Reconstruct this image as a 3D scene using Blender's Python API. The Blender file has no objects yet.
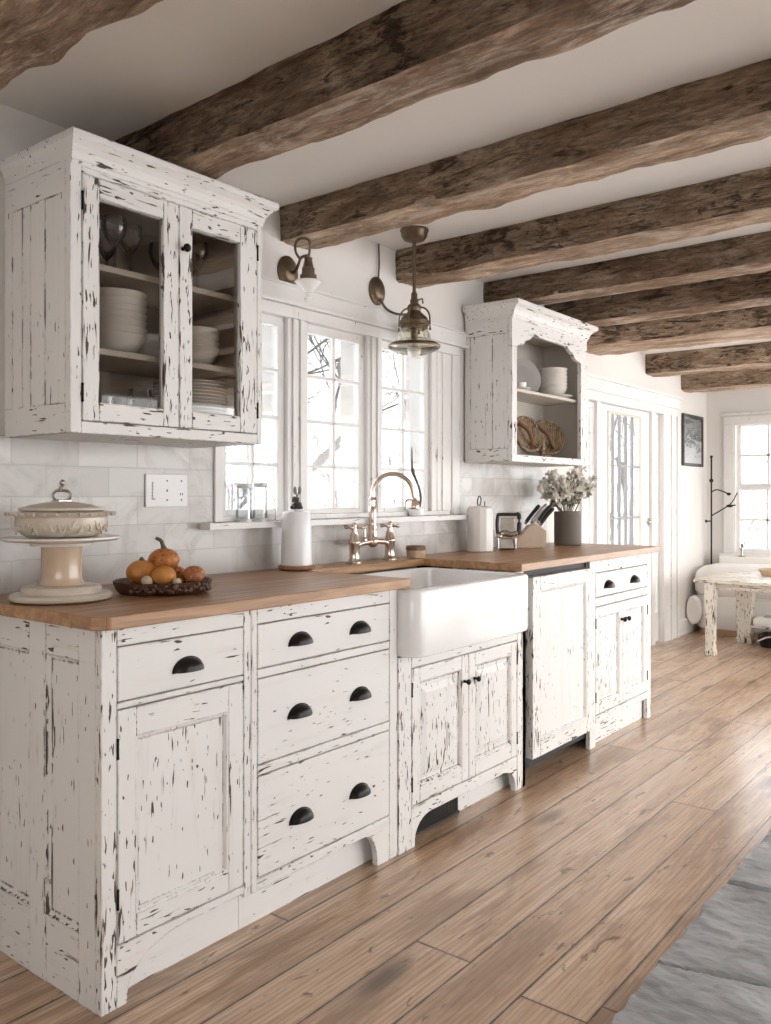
import bpy, bmesh, math, random
from mathutils import Vector, noise, Matrix
random.seed(7)
PI = math.pi
scene = bpy.context.scene
COL = scene.collection
ORG = {}

# ------------------------------------------------------------------ materials
def nt(name):
    m = bpy.data.materials.new(name); m.use_nodes = True
    t = m.node_tree; b = t.nodes['Principled BSDF']
    return m, t, b
def N(t, kind, **kw):
    n = t.nodes.new(kind)
    for k, v in kw.items(): setattr(n, k, v)
    return n
def setin(t, node, key, v):
    if hasattr(v, 'is_linked') or hasattr(v, 'links'): t.links.new(v, node.inputs[key])
    else: node.inputs[key].default_value = v
def math_(t, op, a, b=0.0, c=None, clamp=False):
    n = N(t, 'ShaderNodeMath', operation=op); n.use_clamp = clamp
    setin(t, n, 0, a); setin(t, n, 1, b)
    if c is not None: setin(t, n, 2, c)
    return n.outputs[0]
def smooth_(t, v, lo, hi, a=0.0, b=1.0):
    n = N(t, 'ShaderNodeMapRange', interpolation_type='SMOOTHSTEP')
    setin(t, n, 0, v); n.inputs[1].default_value = lo; n.inputs[2].default_value = hi
    n.inputs[3].default_value = a; n.inputs[4].default_value = b
    return n.outputs[0]
def coords(t, scale=(1, 1, 1), loc=(0, 0, 0)):
    tc = N(t, 'ShaderNodeTexCoord'); mp = N(t, 'ShaderNodeMapping')
    mp.inputs['Scale'].default_value = scale; mp.inputs['Location'].default_value = loc
    t.links.new(tc.outputs['Object'], mp.inputs['Vector']); return mp.outputs['Vector']
def noise_(t, vec, scale, detail=3.0, rough=.55, dist=0.0):
    n = N(t, 'ShaderNodeTexNoise'); t.links.new(vec, n.inputs['Vector'])
    n.inputs['Scale'].default_value = scale; n.inputs['Detail'].default_value = detail
    n.inputs['Roughness'].default_value = rough; n.inputs['Distortion'].default_value = dist
    return n.outputs[0]
def mix_(t, f, a, b, blend='MIX'):
    n = N(t, 'ShaderNodeMix', data_type='RGBA', blend_type=blend)
    setin(t, n, 0, f)
    for k, v in ((6, a), (7, b)):
        if isinstance(v, tuple): n.inputs[k].default_value = (v[0], v[1], v[2], 1)
        else: t.links.new(v, n.inputs[k])
    return n.outputs[2]
def ramp_(t, f, stops):
    n = N(t, 'ShaderNodeValToRGB'); t.links.new(f, n.inputs[0])
    e = n.color_ramp.elements
    while len(e) < len(stops): e.new(.5)
    for el, (p, c) in zip(e, stops): el.position = p; el.color = (c[0], c[1], c[2], 1)
    return n.outputs[0]
def bump_(t, b, h, strength=.3, dist=.005):
    n = N(t, 'ShaderNodeBump'); n.inputs['Strength'].default_value = strength
    n.inputs['Distance'].default_value = dist; t.links.new(h, n.inputs['Height'])
    t.links.new(n.outputs[0], b.inputs['Normal'])

def plain(name, col, rough=.5, metal=0.0, var=0.0, vscale=8.0, bump=0.0, coat=0.0, spec=.5):
    m, t, b = nt(name)
    b.inputs['Roughness'].default_value = rough; b.inputs['Metallic'].default_value = metal
    b.inputs['Coat Weight'].default_value = coat; b.inputs['Specular IOR Level'].default_value = spec
    v = coords(t); n = noise_(t, v, vscale, 4)
    c = mix_(t, n, tuple(max(0, x * (1 - var)) for x in col), tuple(min(1, x * (1 + var)) for x in col))
    t.links.new(c, b.inputs['Base Color'])
    if bump: bump_(t, b, noise_(t, v, vscale * 4, 4), bump, .004)
    return m

def distressed(name, axis='z', amount=0.0, paint=(.80, .79, .77), edge=1.0, dark=(.03, .022, .017)):
    m, t, b = nt(name); amount += .035
    st = {'x': (.10, 1, 1), 'y': (1, .10, 1), 'z': (1, 1, .10)}[axis]
    st2 = {'x': (.22, 1, 1), 'y': (1, .22, 1), 'z': (1, 1, .22)}[axis]
    v0 = coords(t); v1 = coords(t, st); v2 = coords(t, st2, (3, 5, 7))
    big = noise_(t, v0, 5.0, 3, .6)
    patch = math_(t, 'MULTIPLY', math_(t, 'SUBTRACT', big, .5), .42)
    n1 = noise_(t, v1, 85.0, 2.5, .5, .35)
    n2 = noise_(t, v2, 120.0, 1.5, .5, .3)
    bev = N(t, 'ShaderNodeBevel', samples=4); bev.inputs['Radius'].default_value = .007
    geo = N(t, 'ShaderNodeNewGeometry')
    dot = N(t, 'ShaderNodeVectorMath', operation='DOT_PRODUCT')
    t.links.new(bev.outputs[0], dot.inputs[0]); t.links.new(geo.outputs['Normal'], dot.inputs[1])
    ed = smooth_(t, dot.outputs['Value'], .80, .995, 1.0, 0.0)
    edn = math_(t, 'MULTIPLY', ed, math_(t, 'MULTIPLY', noise_(t, v0, 30.0, 3), .40 * edge))  # edge wear; the same mask paints shade into inner creases
    s1 = math_(t, 'ADD', math_(t, 'ADD', n1, patch), edn)
    c1 = smooth_(t, s1, .715 - amount, .745 - amount)
    s2 = math_(t, 'ADD', math_(t, 'ADD', n2, math_(t, 'MULTIPLY', patch, .6)), math_(t, 'MULTIPLY', edn, .7))
    c2 = smooth_(t, s2, .712 - amount, .742 - amount)
    chip = math_(t, 'MAXIMUM', c1, c2)
    halo = smooth_(t, s1, .66 - amount, .74 - amount)
    tone = mix_(t, noise_(t, v0, 2.2, 4), tuple(x * .93 for x in paint), paint)
    streak = noise_(t, v1, 26.0, 3)
    tone = mix_(t, smooth_(t, streak, .52, .75, 0, .35), tone, (paint[0] * .80, paint[1] * .77, paint[2] * .72))
    tone = mix_(t, math_(t, 'MULTIPLY', halo, .5), tone, (.50, .44, .37))
    wood = mix_(t, noise_(t, v2, 60.0, 3), dark, (.12, .085, .06))
    t.links.new(mix_(t, chip, tone, wood), b.inputs['Base Color'])
    t.links.new(math_(t, 'ADD', math_(t, 'MULTIPLY', chip, .3), .48), b.inputs['Roughness'])
    h = math_(t, 'ADD', math_(t, 'MULTIPLY', chip, -1.0), math_(t, 'MULTIPLY', noise_(t, v1, 40.0, 4), .25))
    bump_(t, b, h, .5, .002)
    return m

def beam_mat(name, seed, lo, mid, hi, wash=.35, palec=(.50, .415, .33), dk_=1.0):
    m, t, b = nt(name)
    off = (seed * 3.7, seed * 1.3, seed * 2.1)
    v = coords(t, (.16, 1, 1), off); v0 = coords(t, (1, 1, 1), off); v4 = coords(t, (.35, 1, 1), off)
    g = noise_(t, v, 26.0, 6, .7, 1.6)
    g2 = noise_(t, v, 70.0, 6, .75, 1.0)
    g3 = noise_(t, v4, 55.0, 4, .7, .6)
    mid_n = noise_(t, v4, 6.0, 6, .7, 1.4)
    c = ramp_(t, mid_n, [(.30, lo), (.47, mid), (.60, hi), (.74, tuple(q * 1.3 for q in hi))])
    c = mix_(t, smooth_(t, g, .40, .60), mix_(t, .62, c, lo), c)
    c = mix_(t, smooth_(t, g2, .48, .60, 0, .7 * (dk_ + .3) / 1.3), c, (lo[0] * .55, lo[1] * .52, lo[2] * .50))
    crack = smooth_(t, noise_(t, v, 11.0, 5, .66, 2.6), .57, .66)
    rough_pit = smooth_(t, math_(t, 'ADD', math_(t, 'MULTIPLY', g3, .55), math_(t, 'MULTIPLY', noise_(t, v0, 4.5, 4, .6, .8), .45)), .53, .62)
    dark = math_(t, 'MAXIMUM', math_(t, 'MULTIPLY', crack, .85 * dk_), math_(t, 'MULTIPLY', rough_pit, .8 * dk_))
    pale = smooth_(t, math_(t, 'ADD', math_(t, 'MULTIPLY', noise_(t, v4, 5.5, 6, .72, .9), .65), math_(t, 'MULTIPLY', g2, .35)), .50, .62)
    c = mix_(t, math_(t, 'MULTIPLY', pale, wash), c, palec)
    c = mix_(t, dark, c, (lo[0] * .24, lo[1] * .22, lo[2] * .20))
    t.links.new(c, b.inputs['Base Color'])
    b.inputs['Roughness'].default_value = .85; b.inputs['Specular IOR Level'].default_value = .25
    h = math_(t, 'SUBTRACT', math_(t, 'ADD', math_(t, 'MULTIPLY', g, .7), math_(t, 'MULTIPLY', g2, .45)), math_(t, 'MULTIPLY', dark, .9))
    bump_(t, b, h, 1.0, .018)
    return m

def counter_mat():
    m, t, b = nt('oak_worktop')
    tc = N(t, 'ShaderNodeTexCoord'); sp = N(t, 'ShaderNodeSeparateXYZ'); t.links.new(tc.outputs['Object'], sp.inputs[0])
    idx = math_(t, 'FLOOR', math_(t, 'MULTIPLY', sp.outputs[0], 1 / .105))
    wn = N(t, 'ShaderNodeTexWhiteNoise', noise_dimensions='1D'); t.links.new(idx, wn.inputs['W'])
    cb = N(t, 'ShaderNodeCombineXYZ'); t.links.new(math_(t, 'MULTIPLY', wn.outputs['Value'], 9.0), cb.inputs[1])
    va = N(t, 'ShaderNodeVectorMath', operation='ADD'); t.links.new(coords(t, (1, .09, 1)), va.inputs[0]); t.links.new(cb.outputs[0], va.inputs[1])
    g = noise_(t, va.outputs[0], 24.0, 5, .65, .8); g2 = noise_(t, va.outputs[0], 70.0, 4, .6, .4)
    c = ramp_(t, g, [(.28, (.20, .095, .040)), (.5, (.42, .235, .112)), (.70, (.58, .36, .19))])
    c = mix_(t, math_(t, 'MULTIPLY', smooth_(t, g2, .5, .7), .4), c, (.24, .12, .055))
    c = mix_(t, math_(t, 'MULTIPLY', wn.outputs['Value'], .35), c, (.38, .21, .11))
    fr = math_(t, 'FRACT', math_(t, 'MULTIPLY', sp.outputs[0], 1 / .105))
    gap = math_(t, 'LESS_THAN', fr, .018)
    c = mix_(t, math_(t, 'MULTIPLY', gap, .5), c, (.12, .06, .03))
    t.links.new(c, b.inputs['Base Color']); b.inputs['Roughness'].default_value = .36
    bump_(t, b, g2, .12, .002)
    return m

def floor_mat():
    m, t, b = nt('floor_boards')
    tc = N(t, 'ShaderNodeTexCoord'); sp = N(t, 'ShaderNodeSeparateXYZ'); t.links.new(tc.outputs['Object'], sp.inputs[0])
    W = .176
    wob = math_(t, 'MULTIPLY', math_(t, 'SUBTRACT', noise_(t, coords(t, (0.2, 1, 1)), 1.3, 2), .5), .012)
    xs = math_(t, 'MULTIPLY', math_(t, 'ADD', math_(t, 'ADD', sp.outputs[0], .059), wob), 1 / W)
    idx = math_(t, 'FLOOR', xs); fx = math_(t, 'FRACT', xs)
    w1 = N(t, 'ShaderNodeTexWhiteNoise', noise_dimensions='1D'); t.links.new(idx, w1.inputs['W'])
    L = 2.9
    ys = math_(t, 'ADD', math_(t, 'MULTIPLY', sp.outputs[1], 1 / L), math_(t, 'MULTIPLY', w1.outputs['Value'], 7.3))
    idy = math_(t, 'FLOOR', ys); fy = math_(t, 'FRACT', ys)
    w2 = N(t, 'ShaderNodeTexWhiteNoise', noise_dimensions='2D')
    cb2 = N(t, 'ShaderNodeCombineXYZ'); t.links.new(idx, cb2.inputs[0]); t.links.new(idy, cb2.inputs[1]); t.links.new(cb2.outputs[0], w2.inputs['Vector'])
    rnd = w2.outputs['Value']
    cb = N(t, 'ShaderNodeCombineXYZ'); t.links.new(math_(t, 'MULTIPLY', rnd, 13.0), cb.inputs[1]); t.links.new(math_(t, 'MULTIPLY', rnd, 5.0), cb.inputs[2])
    va = N(t, 'ShaderNodeVectorMath', operation='ADD'); t.links.new(coords(t, (1, .07, 1)), va.inputs[0]); t.links.new(cb.outputs[0], va.inputs[1])
    vb = N(t, 'ShaderNodeVectorMath', operation='ADD'); t.links.new(coords(t, (1, .3, 1)), vb.inputs[0]); t.links.new(cb.outputs[0], vb.inputs[1])
    g = noise_(t, va.outputs[0], 17.0, 5, .62, 1.4); g2 = noise_(t, va.outputs[0], 62.0, 4, .65, .5)
    cloud = noise_(t, vb.outputs[0], 4.2, 5, .62, .5)
    # cathedral rings
    wv = N(t, 'ShaderNodeTexWave', wave_type='BANDS', bands_direction='X', wave_profile='SAW')
    t.links.new(va.outputs[0], wv.inputs['Vector']); wv.inputs['Scale'].default_value = 20.0
    wv.inputs['Distortion'].default_value = 9.0; wv.inputs['Detail'].default_value = 2.0; wv.inputs['Detail Scale'].default_value = .7
    c = ramp_(t, g, [(.28, (.36, .225, .135)), (.5, (.62, .435, .29)), (.72, (.78, .61, .455))])
    c = mix_(t, math_(t, 'MULTIPLY', smooth_(t, wv.outputs['Fac'], .5, 1.0), .55), c, (.28, .165, .10))
    c = mix_(t, math_(t, 'MULTIPLY', smooth_(t, g2, .50, .66), .5), c, (.24, .14, .085))
    c = mix_(t, math_(t, 'MULTIPLY', smooth_(t, cloud, .50, .64), .62), c, (.23, .135, .08))
    c = mix_(t, smooth_(t, math_(t, 'MULTIPLY', math_(t, 'SUBTRACT', 1.0, cloud), 1.0), .52, .70, 0, .45), c, (.70, .57, .45))
    c = mix_(t, math_(t, 'MULTIPLY', rnd, .38), c, (.34, .20, .11))
    kn = N(t, 'ShaderNodeTexVoronoi', feature='F1'); t.links.new(vb.outputs[0], kn.inputs['Vector']); kn.inputs['Scale'].default_value = 3.0
    knd = math_(t, 'ADD', kn.outputs['Distance'], math_(t, 'MULTIPLY', math_(t, 'SUBTRACT', g2, .5), .1))
    knot = smooth_(t, knd, .045, .14, 1.0, 0.0)
    c = mix_(t, math_(t, 'MULTIPLY', knot, .8), c, (.075, .04, .022))
    sc = smooth_(t, noise_(t, vb.outputs[0], 26.0, 3, .6, .6), .64, .70)
    c = mix_(t, math_(t, 'MULTIPLY', sc, .75), c, (.09, .05, .03))
    ex = math_(t, 'MINIMUM', fx, math_(t, 'SUBTRACT', 1.0, fx))
    ey = math_(t, 'MULTIPLY', math_(t, 'MINIMUM', fy, math_(t, 'SUBTRACT', 1.0, fy)), L / W)
    e = math_(t, 'MINIMUM', ex, ey)
    en = math_(t, 'ADD', e, math_(t, 'MULTIPLY', math_(t, 'SUBTRACT', noise_(t, coords(t), 16.0, 4), .5), .030))
    gap = smooth_(t, en, .008, .020, 1.0, 0.0)
    worn = smooth_(t, en, .01, .07, 1.0, 0.0)
    c = mix_(t, math_(t, 'MULTIPLY', worn, math_(t, 'MULTIPLY', cloud, .55)), c, (.17, .10, .06))
    c = mix_(t, gap, c, (.045, .028, .018))
    t.links.new(c, b.inputs['Base Color'])
    t.links.new(math_(t, 'ADD', math_(t, 'MULTIPLY', g2, .22), .20), b.inputs['Roughness'])
    b.inputs['Specular IOR Level'].default_value = .5; b.inputs['Coat Weight'].default_value = .45; b.inputs['Coat Roughness'].default_value = .22
    h = math_(t, 'SUBTRACT', math_(t, 'ADD', math_(t, 'MULTIPLY', g2, .16), math_(t, 'MULTIPLY', cloud, .25)), math_(t, 'MULTIPLY', gap, 1.2))
    bump_(t, b, h, .45, .006)
    return m

def stone_mat():
    m, t, b = nt('slate')
    v = coords(t); n = noise_(t, v, 4.0, 6, .65, .6); n2 = noise_(t, coords(t, (.35, 1, 1)), 42.0, 5, .7, .4)
    c = ramp_(t, n, [(.3, (.24, .25, .26)), (.55, (.36, .375, .39)), (.8, (.48, .49, .50))])
    c = mix_(t, smooth_(t, n2, .55, .75, 0, .45), c, (.13, .14, .15))
    t.links.new(c, b.inputs['Base Color']); b.inputs['Roughness'].default_value = .5
    bump_(t, b, math_(t, 'ADD', n2, math_(t, 'MULTIPLY', n, .6)), .45, .006)
    return m

def tile_mat():
    m, t, b = nt('marble_tile')
    tc = N(t, 'ShaderNodeTexCoord'); sp = N(t, 'ShaderNodeSeparateXYZ'); t.links.new(tc.outputs['Object'], sp.inputs[0])
    cb = N(t, 'ShaderNodeCombineXYZ'); t.links.new(sp.outputs[1], cb.inputs[0]); t.links.new(math_(t, 'SUBTRACT', sp.outputs[2], .943), cb.inputs[1])
    br = N(t, 'ShaderNodeTexBrick'); t.links.new(cb.outputs[0], br.inputs['Vector'])
    br.inputs['Scale'].default_value = 1.0; br.inputs['Brick Width'].default_value = .215; br.inputs['Row Height'].default_value = .093
    br.inputs['Mortar Size'].default_value = .0022; br.inputs['Mortar Smooth'].default_value = .2; br.inputs['Bias'].default_value = 0
    br.inputs['Color1'].default_value = (.48, .455, .425, 1); br.inputs['Color2'].default_value = (.62, .60, .575, 1); br.inputs['Mortar'].default_value = (.45, .425, .395, 1)
    v = coords(t); n = noise_(t, v, 6.0, 6, .6, 1.2); ve = noise_(t, coords(t, (1, 1, 1.6)), 5.0, 7, .65, 2.2)
    vein = smooth_(t, math_(t, 'ABSOLUTE', math_(t, 'SUBTRACT', ve, .5)), 0, .03, 1, 0)
    c = mix_(t, smooth_(t, n, .42, .70, 0, .7), br.outputs['Color'], (.40, .365, .33))
    c = mix_(t, math_(t, 'MULTIPLY', vein, smooth_(t, n, .5, .65, 0, .5)), c, (.36, .34, .32))
    t.links.new(c, b.inputs['Base Color']); b.inputs['Roughness'].default_value = .24
    bump_(t, b, math_(t, 'ADD', math_(t, 'MULTIPLY', br.outputs['Fac'], -1.0), math_(t, 'MULTIPLY', n, .5)), .3, .004)
    return m

def glass_mat(name, tint=(1, 1, 1), refl=1.0, rough=0.0):
    m = bpy.data.materials.new(name); m.use_nodes = True; t = m.node_tree
    t.nodes.remove(t.nodes['Principled BSDF']); out = t.nodes['Material Output']
    tr = N(t, 'ShaderNodeBsdfTransparent'); tr.inputs[0].default_value = (*tint, 1)
    gl = N(t, 'ShaderNodeBsdfGlossy'); gl.inputs['Roughness'].default_value = rough
    fr = N(t, 'ShaderNodeFresnel'); fr.inputs['IOR'].default_value = 1.5
    mx = N(t, 'ShaderNodeMixShader'); t.links.new(math_(t, 'MULTIPLY', fr.outputs[0], refl, clamp=True), mx.inputs[0])
    t.links.new(tr.outputs[0], mx.inputs[1]); t.links.new(gl.outputs[0], mx.inputs[2]); t.links.new(mx.outputs[0], out.inputs[0])
    return m

def pumpkin_mat(name, base, spot, sc, thr):
    m, t, b = nt(name)
    v = coords(t); vo = N(t, 'ShaderNodeTexVoronoi'); t.links.new(v, vo.inputs['Vector']); vo.inputs['Scale'].default_value = sc
    c = mix_(t, noise_(t, v, 20.0, 4), base, tuple(x * .7 for x in base))
    c = mix_(t, smooth_(t, vo.outputs['Distance'], thr * .7, thr, 1, 0), c, spot)
    t.links.new(c, b.inputs['Base Color']); b.inputs['Roughness'].default_value = .42
    bump_(t, b, vo.outputs['Distance'], .4, .004)
    return m

def weave_mat():
    m, t, b = nt('woven_bark')
    v = coords(t); w = N(t, 'ShaderNodeTexWave', wave_type='RINGS'); t.links.new(v, w.inputs['Vector'])
    w.inputs['Scale'].default_value = 26.0; w.inputs['Distortion'].default_value = 5.0; w.inputs['Detail'].default_value = 3.0
    n = noise_(t, v, 38.0, 5, .7, .8)
    c = ramp_(t, n, [(.3, (.10, .06, .032)), (.52, (.33, .23, .14)), (.75, (.52, .41, .29))])
    c = mix_(t, smooth_(t, w.outputs['Fac'], .2, .8, .35, 0), c, (.09, .055, .03))
    t.links.new(c, b.inputs['Base Color']); b.inputs['Roughness'].default_value = .8
    bump_(t, b, math_(t, 'ADD', n, w.outputs['Fac']), .7, .006)
    return m

def photo_mat():
    m, t, b = nt('landscape_print')
    v = coords(t, (1, 1, 1)); n = noise_(t, coords(t, (1, .6, 2.0)), 7.0, 6, .7, .8)
    sp = N(t, 'ShaderNodeSeparateXYZ'); t.links.new(v, sp.inputs[0])
    z = math_(t, 'ADD', math_(t, 'MULTIPLY', sp.outputs[2], 1.1), math_(t, 'MULTIPLY', n, .9))
    c = ramp_(t, z, [(.30, (.50, .51, .52)), (.40, (.36, .37, .38)), (.47, (.05, .052, .055)), (.58, (.24, .25, .255)), (.68, (.05, .052, .055))])
    t.links.new(c, b.inputs['Base Color']); b.inputs['Roughness'].default_value = .5
    return m

M = {}
M['pv'] = distressed('chipped_white_paint_upright', 'z')
M['ph'] = distressed('chipped_white_paint_along', 'y')
M['px'] = distressed('chipped_white_paint_across', 'x')
M['pvl'] = distressed('chipped_white_paint_light_wear', 'z', -.035)
M['phl'] = distressed('chipped_white_paint_drawer', 'y', -.02)
M['pvh'] = distressed('chipped_white_paint_heavy_wear', 'z', .035)
M['ptab'] = distressed('worn_table_paint', 'z', .055, (.70, .65, .57))
M['ptabx'] = distressed('worn_table_paint_across', 'x', .055, (.70, .65, .57))
M['trim'] = distressed('white_trim_paint', 'y', -.085, (.84, .83, .81), .5)
M['trimz'] = distressed('white_trim_paint_upright', 'z', -.085, (.84, .83, .81), .5)
M['gap'] = plain('gap_shade_carcass', (.035, .026, .02), .9)  # carcass painted near-black to put shade into the door and drawer gaps
M['inside'] = plain('shaded_greige_interior', (.34, .29, .245), .7, var=.08)  # greige lining with the shade behind the glass put into its colour
M['shelf'] = plain('cream_shelf_paint', (.60, .56, .50), .6, var=.05)
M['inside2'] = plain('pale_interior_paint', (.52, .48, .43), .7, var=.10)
M['wall'] = plain('warm_white_plaster', (.76, .735, .705), .85, var=.02, vscale=3, bump=.05)
M['ceil'] = plain('ceiling_plaster', (.86, .835, .80), .9, var=.02, vscale=2, bump=.04)
M['oak'] = counter_mat(); M['floor'] = floor_mat(); M['stone'] = stone_mat(); M['tile'] = tile_mat()
M['glass'] = glass_mat('window_glass', (1, 1, 1), .8)
M['cabglass'] = glass_mat('cabinet_glass', (.88, .865, .845), .45)
M['ware'] = glass_mat('clear_glassware', (.95, .95, .95), 1.3)
M['lampglass'] = glass_mat('lamp_glass', (.96, .955, .91), .5)
M['iron'] = plain('black_iron', (.016, .014, .013), .33, .7, var=.3, vscale=60)
M['blackmetal'] = plain('black_metal', (.015, .015, .016), .5, .4)
M['brass'] = plain('aged_brass', (.16, .118, .08), .42, .9, var=.35, vscale=30)
M['copper'] = plain('polished_copper_nickel', (.66, .55, .47), .2, 1.0, var=.12, vscale=20)
M['chrome'] = plain('tarnished_chrome', (.48, .45, .42), .22, 1.0, var=.25, vscale=40)
M['fire'] = plain('white_fireclay', (.86, .86, .86), .16, var=.01, coat=.4)
M['china'] = plain('cream_china', (.74, .71, .65), .22, var=.05, vscale=14, coat=.3)
M['whitechina'] = plain('white_china', (.82, .80, .77), .22, var=.03, coat=.3)
M['greychina'] = plain('grey_glazed_china', (.36, .345, .33), .12, var=.12, coat=.8)
M['oldchina'] = plain('aged_cream_stoneware', (.60, .53, .44), .32, var=.22, vscale=16, bump=.12, coat=.2)
M['tanchina'] = plain('tan_pedestal_glaze', (.60, .46, .33), .22, var=.18, vscale=12, coat=.4)
M['frost'] = plain('frosted_white_glass', (.86, .87, .88), .28, var=.02, coat=.2)
M['enamel'] = plain('white_enamel', (.80, .79, .76), .3, var=.03)
M['switch'] = plain('white_plastic', (.80, .80, .80), .35)
M['traywood'] = plain('dark_bark_wood', (.085, .035, .02), .45, var=.6, vscale=60, bump=.5)
M['barkrim'] = plain('bark_crust', (.22, .12, .07), .8, var=.6, vscale=70, bump=.8)
M['coaster'] = plain('brown_wood_slice', (.30, .16, .085), .55, var=.3, vscale=30)
M['palewood'] = plain('pale_beech', (.60, .48, .36), .5, var=.12, vscale=18)
M['taupe'] = plain('taupe_stoneware', (.135, .115, .095), .6, var=.12, vscale=6)
M['soil'] = plain('dark_twig', (.10, .085, .07), .8, var=.4, vscale=40)
M['petal'] = plain('ivory_petal', (.80, .77, .70), .6, var=.10, vscale=30)
M['leaf'] = plain('grey_green_leaf', (.22, .23, .17), .6, var=.3, vscale=30)
M['stemgreen'] = plain('brown_green_stem', (.13, .115, .07), .7, var=.2, vscale=20)
M['pump1'] = pumpkin_mat('spotted_orange_rind', (.55, .20, .045), (.20, .055, .015), 85, .32)
M['pump2'] = pumpkin_mat('smooth_orange_rind', (.64, .27, .06), (.52, .20, .045), 60, .25)
M['pump3'] = pumpkin_mat('knobbly_rust_rind', (.42, .15, .05), (.58, .30, .12), 95, .35)
M['gstem'] = plain('dry_green_stem', (.12, .105, .06), .8, var=.3, vscale=40)
M['cream'] = plain('cream_gourd', (.62, .50, .36), .5, var=.2, vscale=30)
M['weave'] = weave_mat(); M['print'] = photo_mat()
M['darkframe'] = plain('dark_picture_frame', (.05, .047, .045), .5, var=.3)
M['linen'] = plain('white_slipcover', (.86, .84, .81), .9, var=.03, vscale=20, bump=.15)
M['plinth'] = plain('honey_wood', (.50, .33, .20), .5, var=.2, vscale=20)
M['knife'] = plain('black_knife_handle', (.02, .018, .017), .35, var=.3)
M['knifegrey'] = plain('grey_knife_handle', (.40, .40, .40), .3, .6, var=.1)
M['snow'] = plain('snow', (.93, .93, .94), .9, var=.02)
M['bark'] = plain('frosted_bark', (.15, .145, .145), .9, var=.25, vscale=6)
M['greybar'] = plain('grey_bar', (.34, .34, .34), .6)  # one even grey for the door's glazing bars
M['satin'] = plain('satin_metal', (.60, .60, .60), .5, .2)
M['jarglass'] = glass_mat('clear_jar_glass', (.97, .975, .98), .8)
M['bulb'] = plain('pearl_bulb', (.85, .83, .78), .2, coat=.5)
M['milk'] = plain('milk_glass', (.88, .87, .85), .15, coat=.5)
M['basket'] = plain('straw_basket', (.55, .42, .28), .8, var=.3, vscale=80, bump=.5)
M['book'] = plain('grey_book_cover', (.42, .41, .40), .6, var=.1)
M['grille'] = plain('dark_grille', (.05, .045, .042), .5, .5)
M['olive'] = plain('olive_bead_paint', (.62, .58, .47), .6, var=.05)  # olive-grey paint of the door's glazing bead
M['wood_dark'] = plain('aged_dark_wood', (.20, .12, .07), .6, var=.4, vscale=30)

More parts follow.
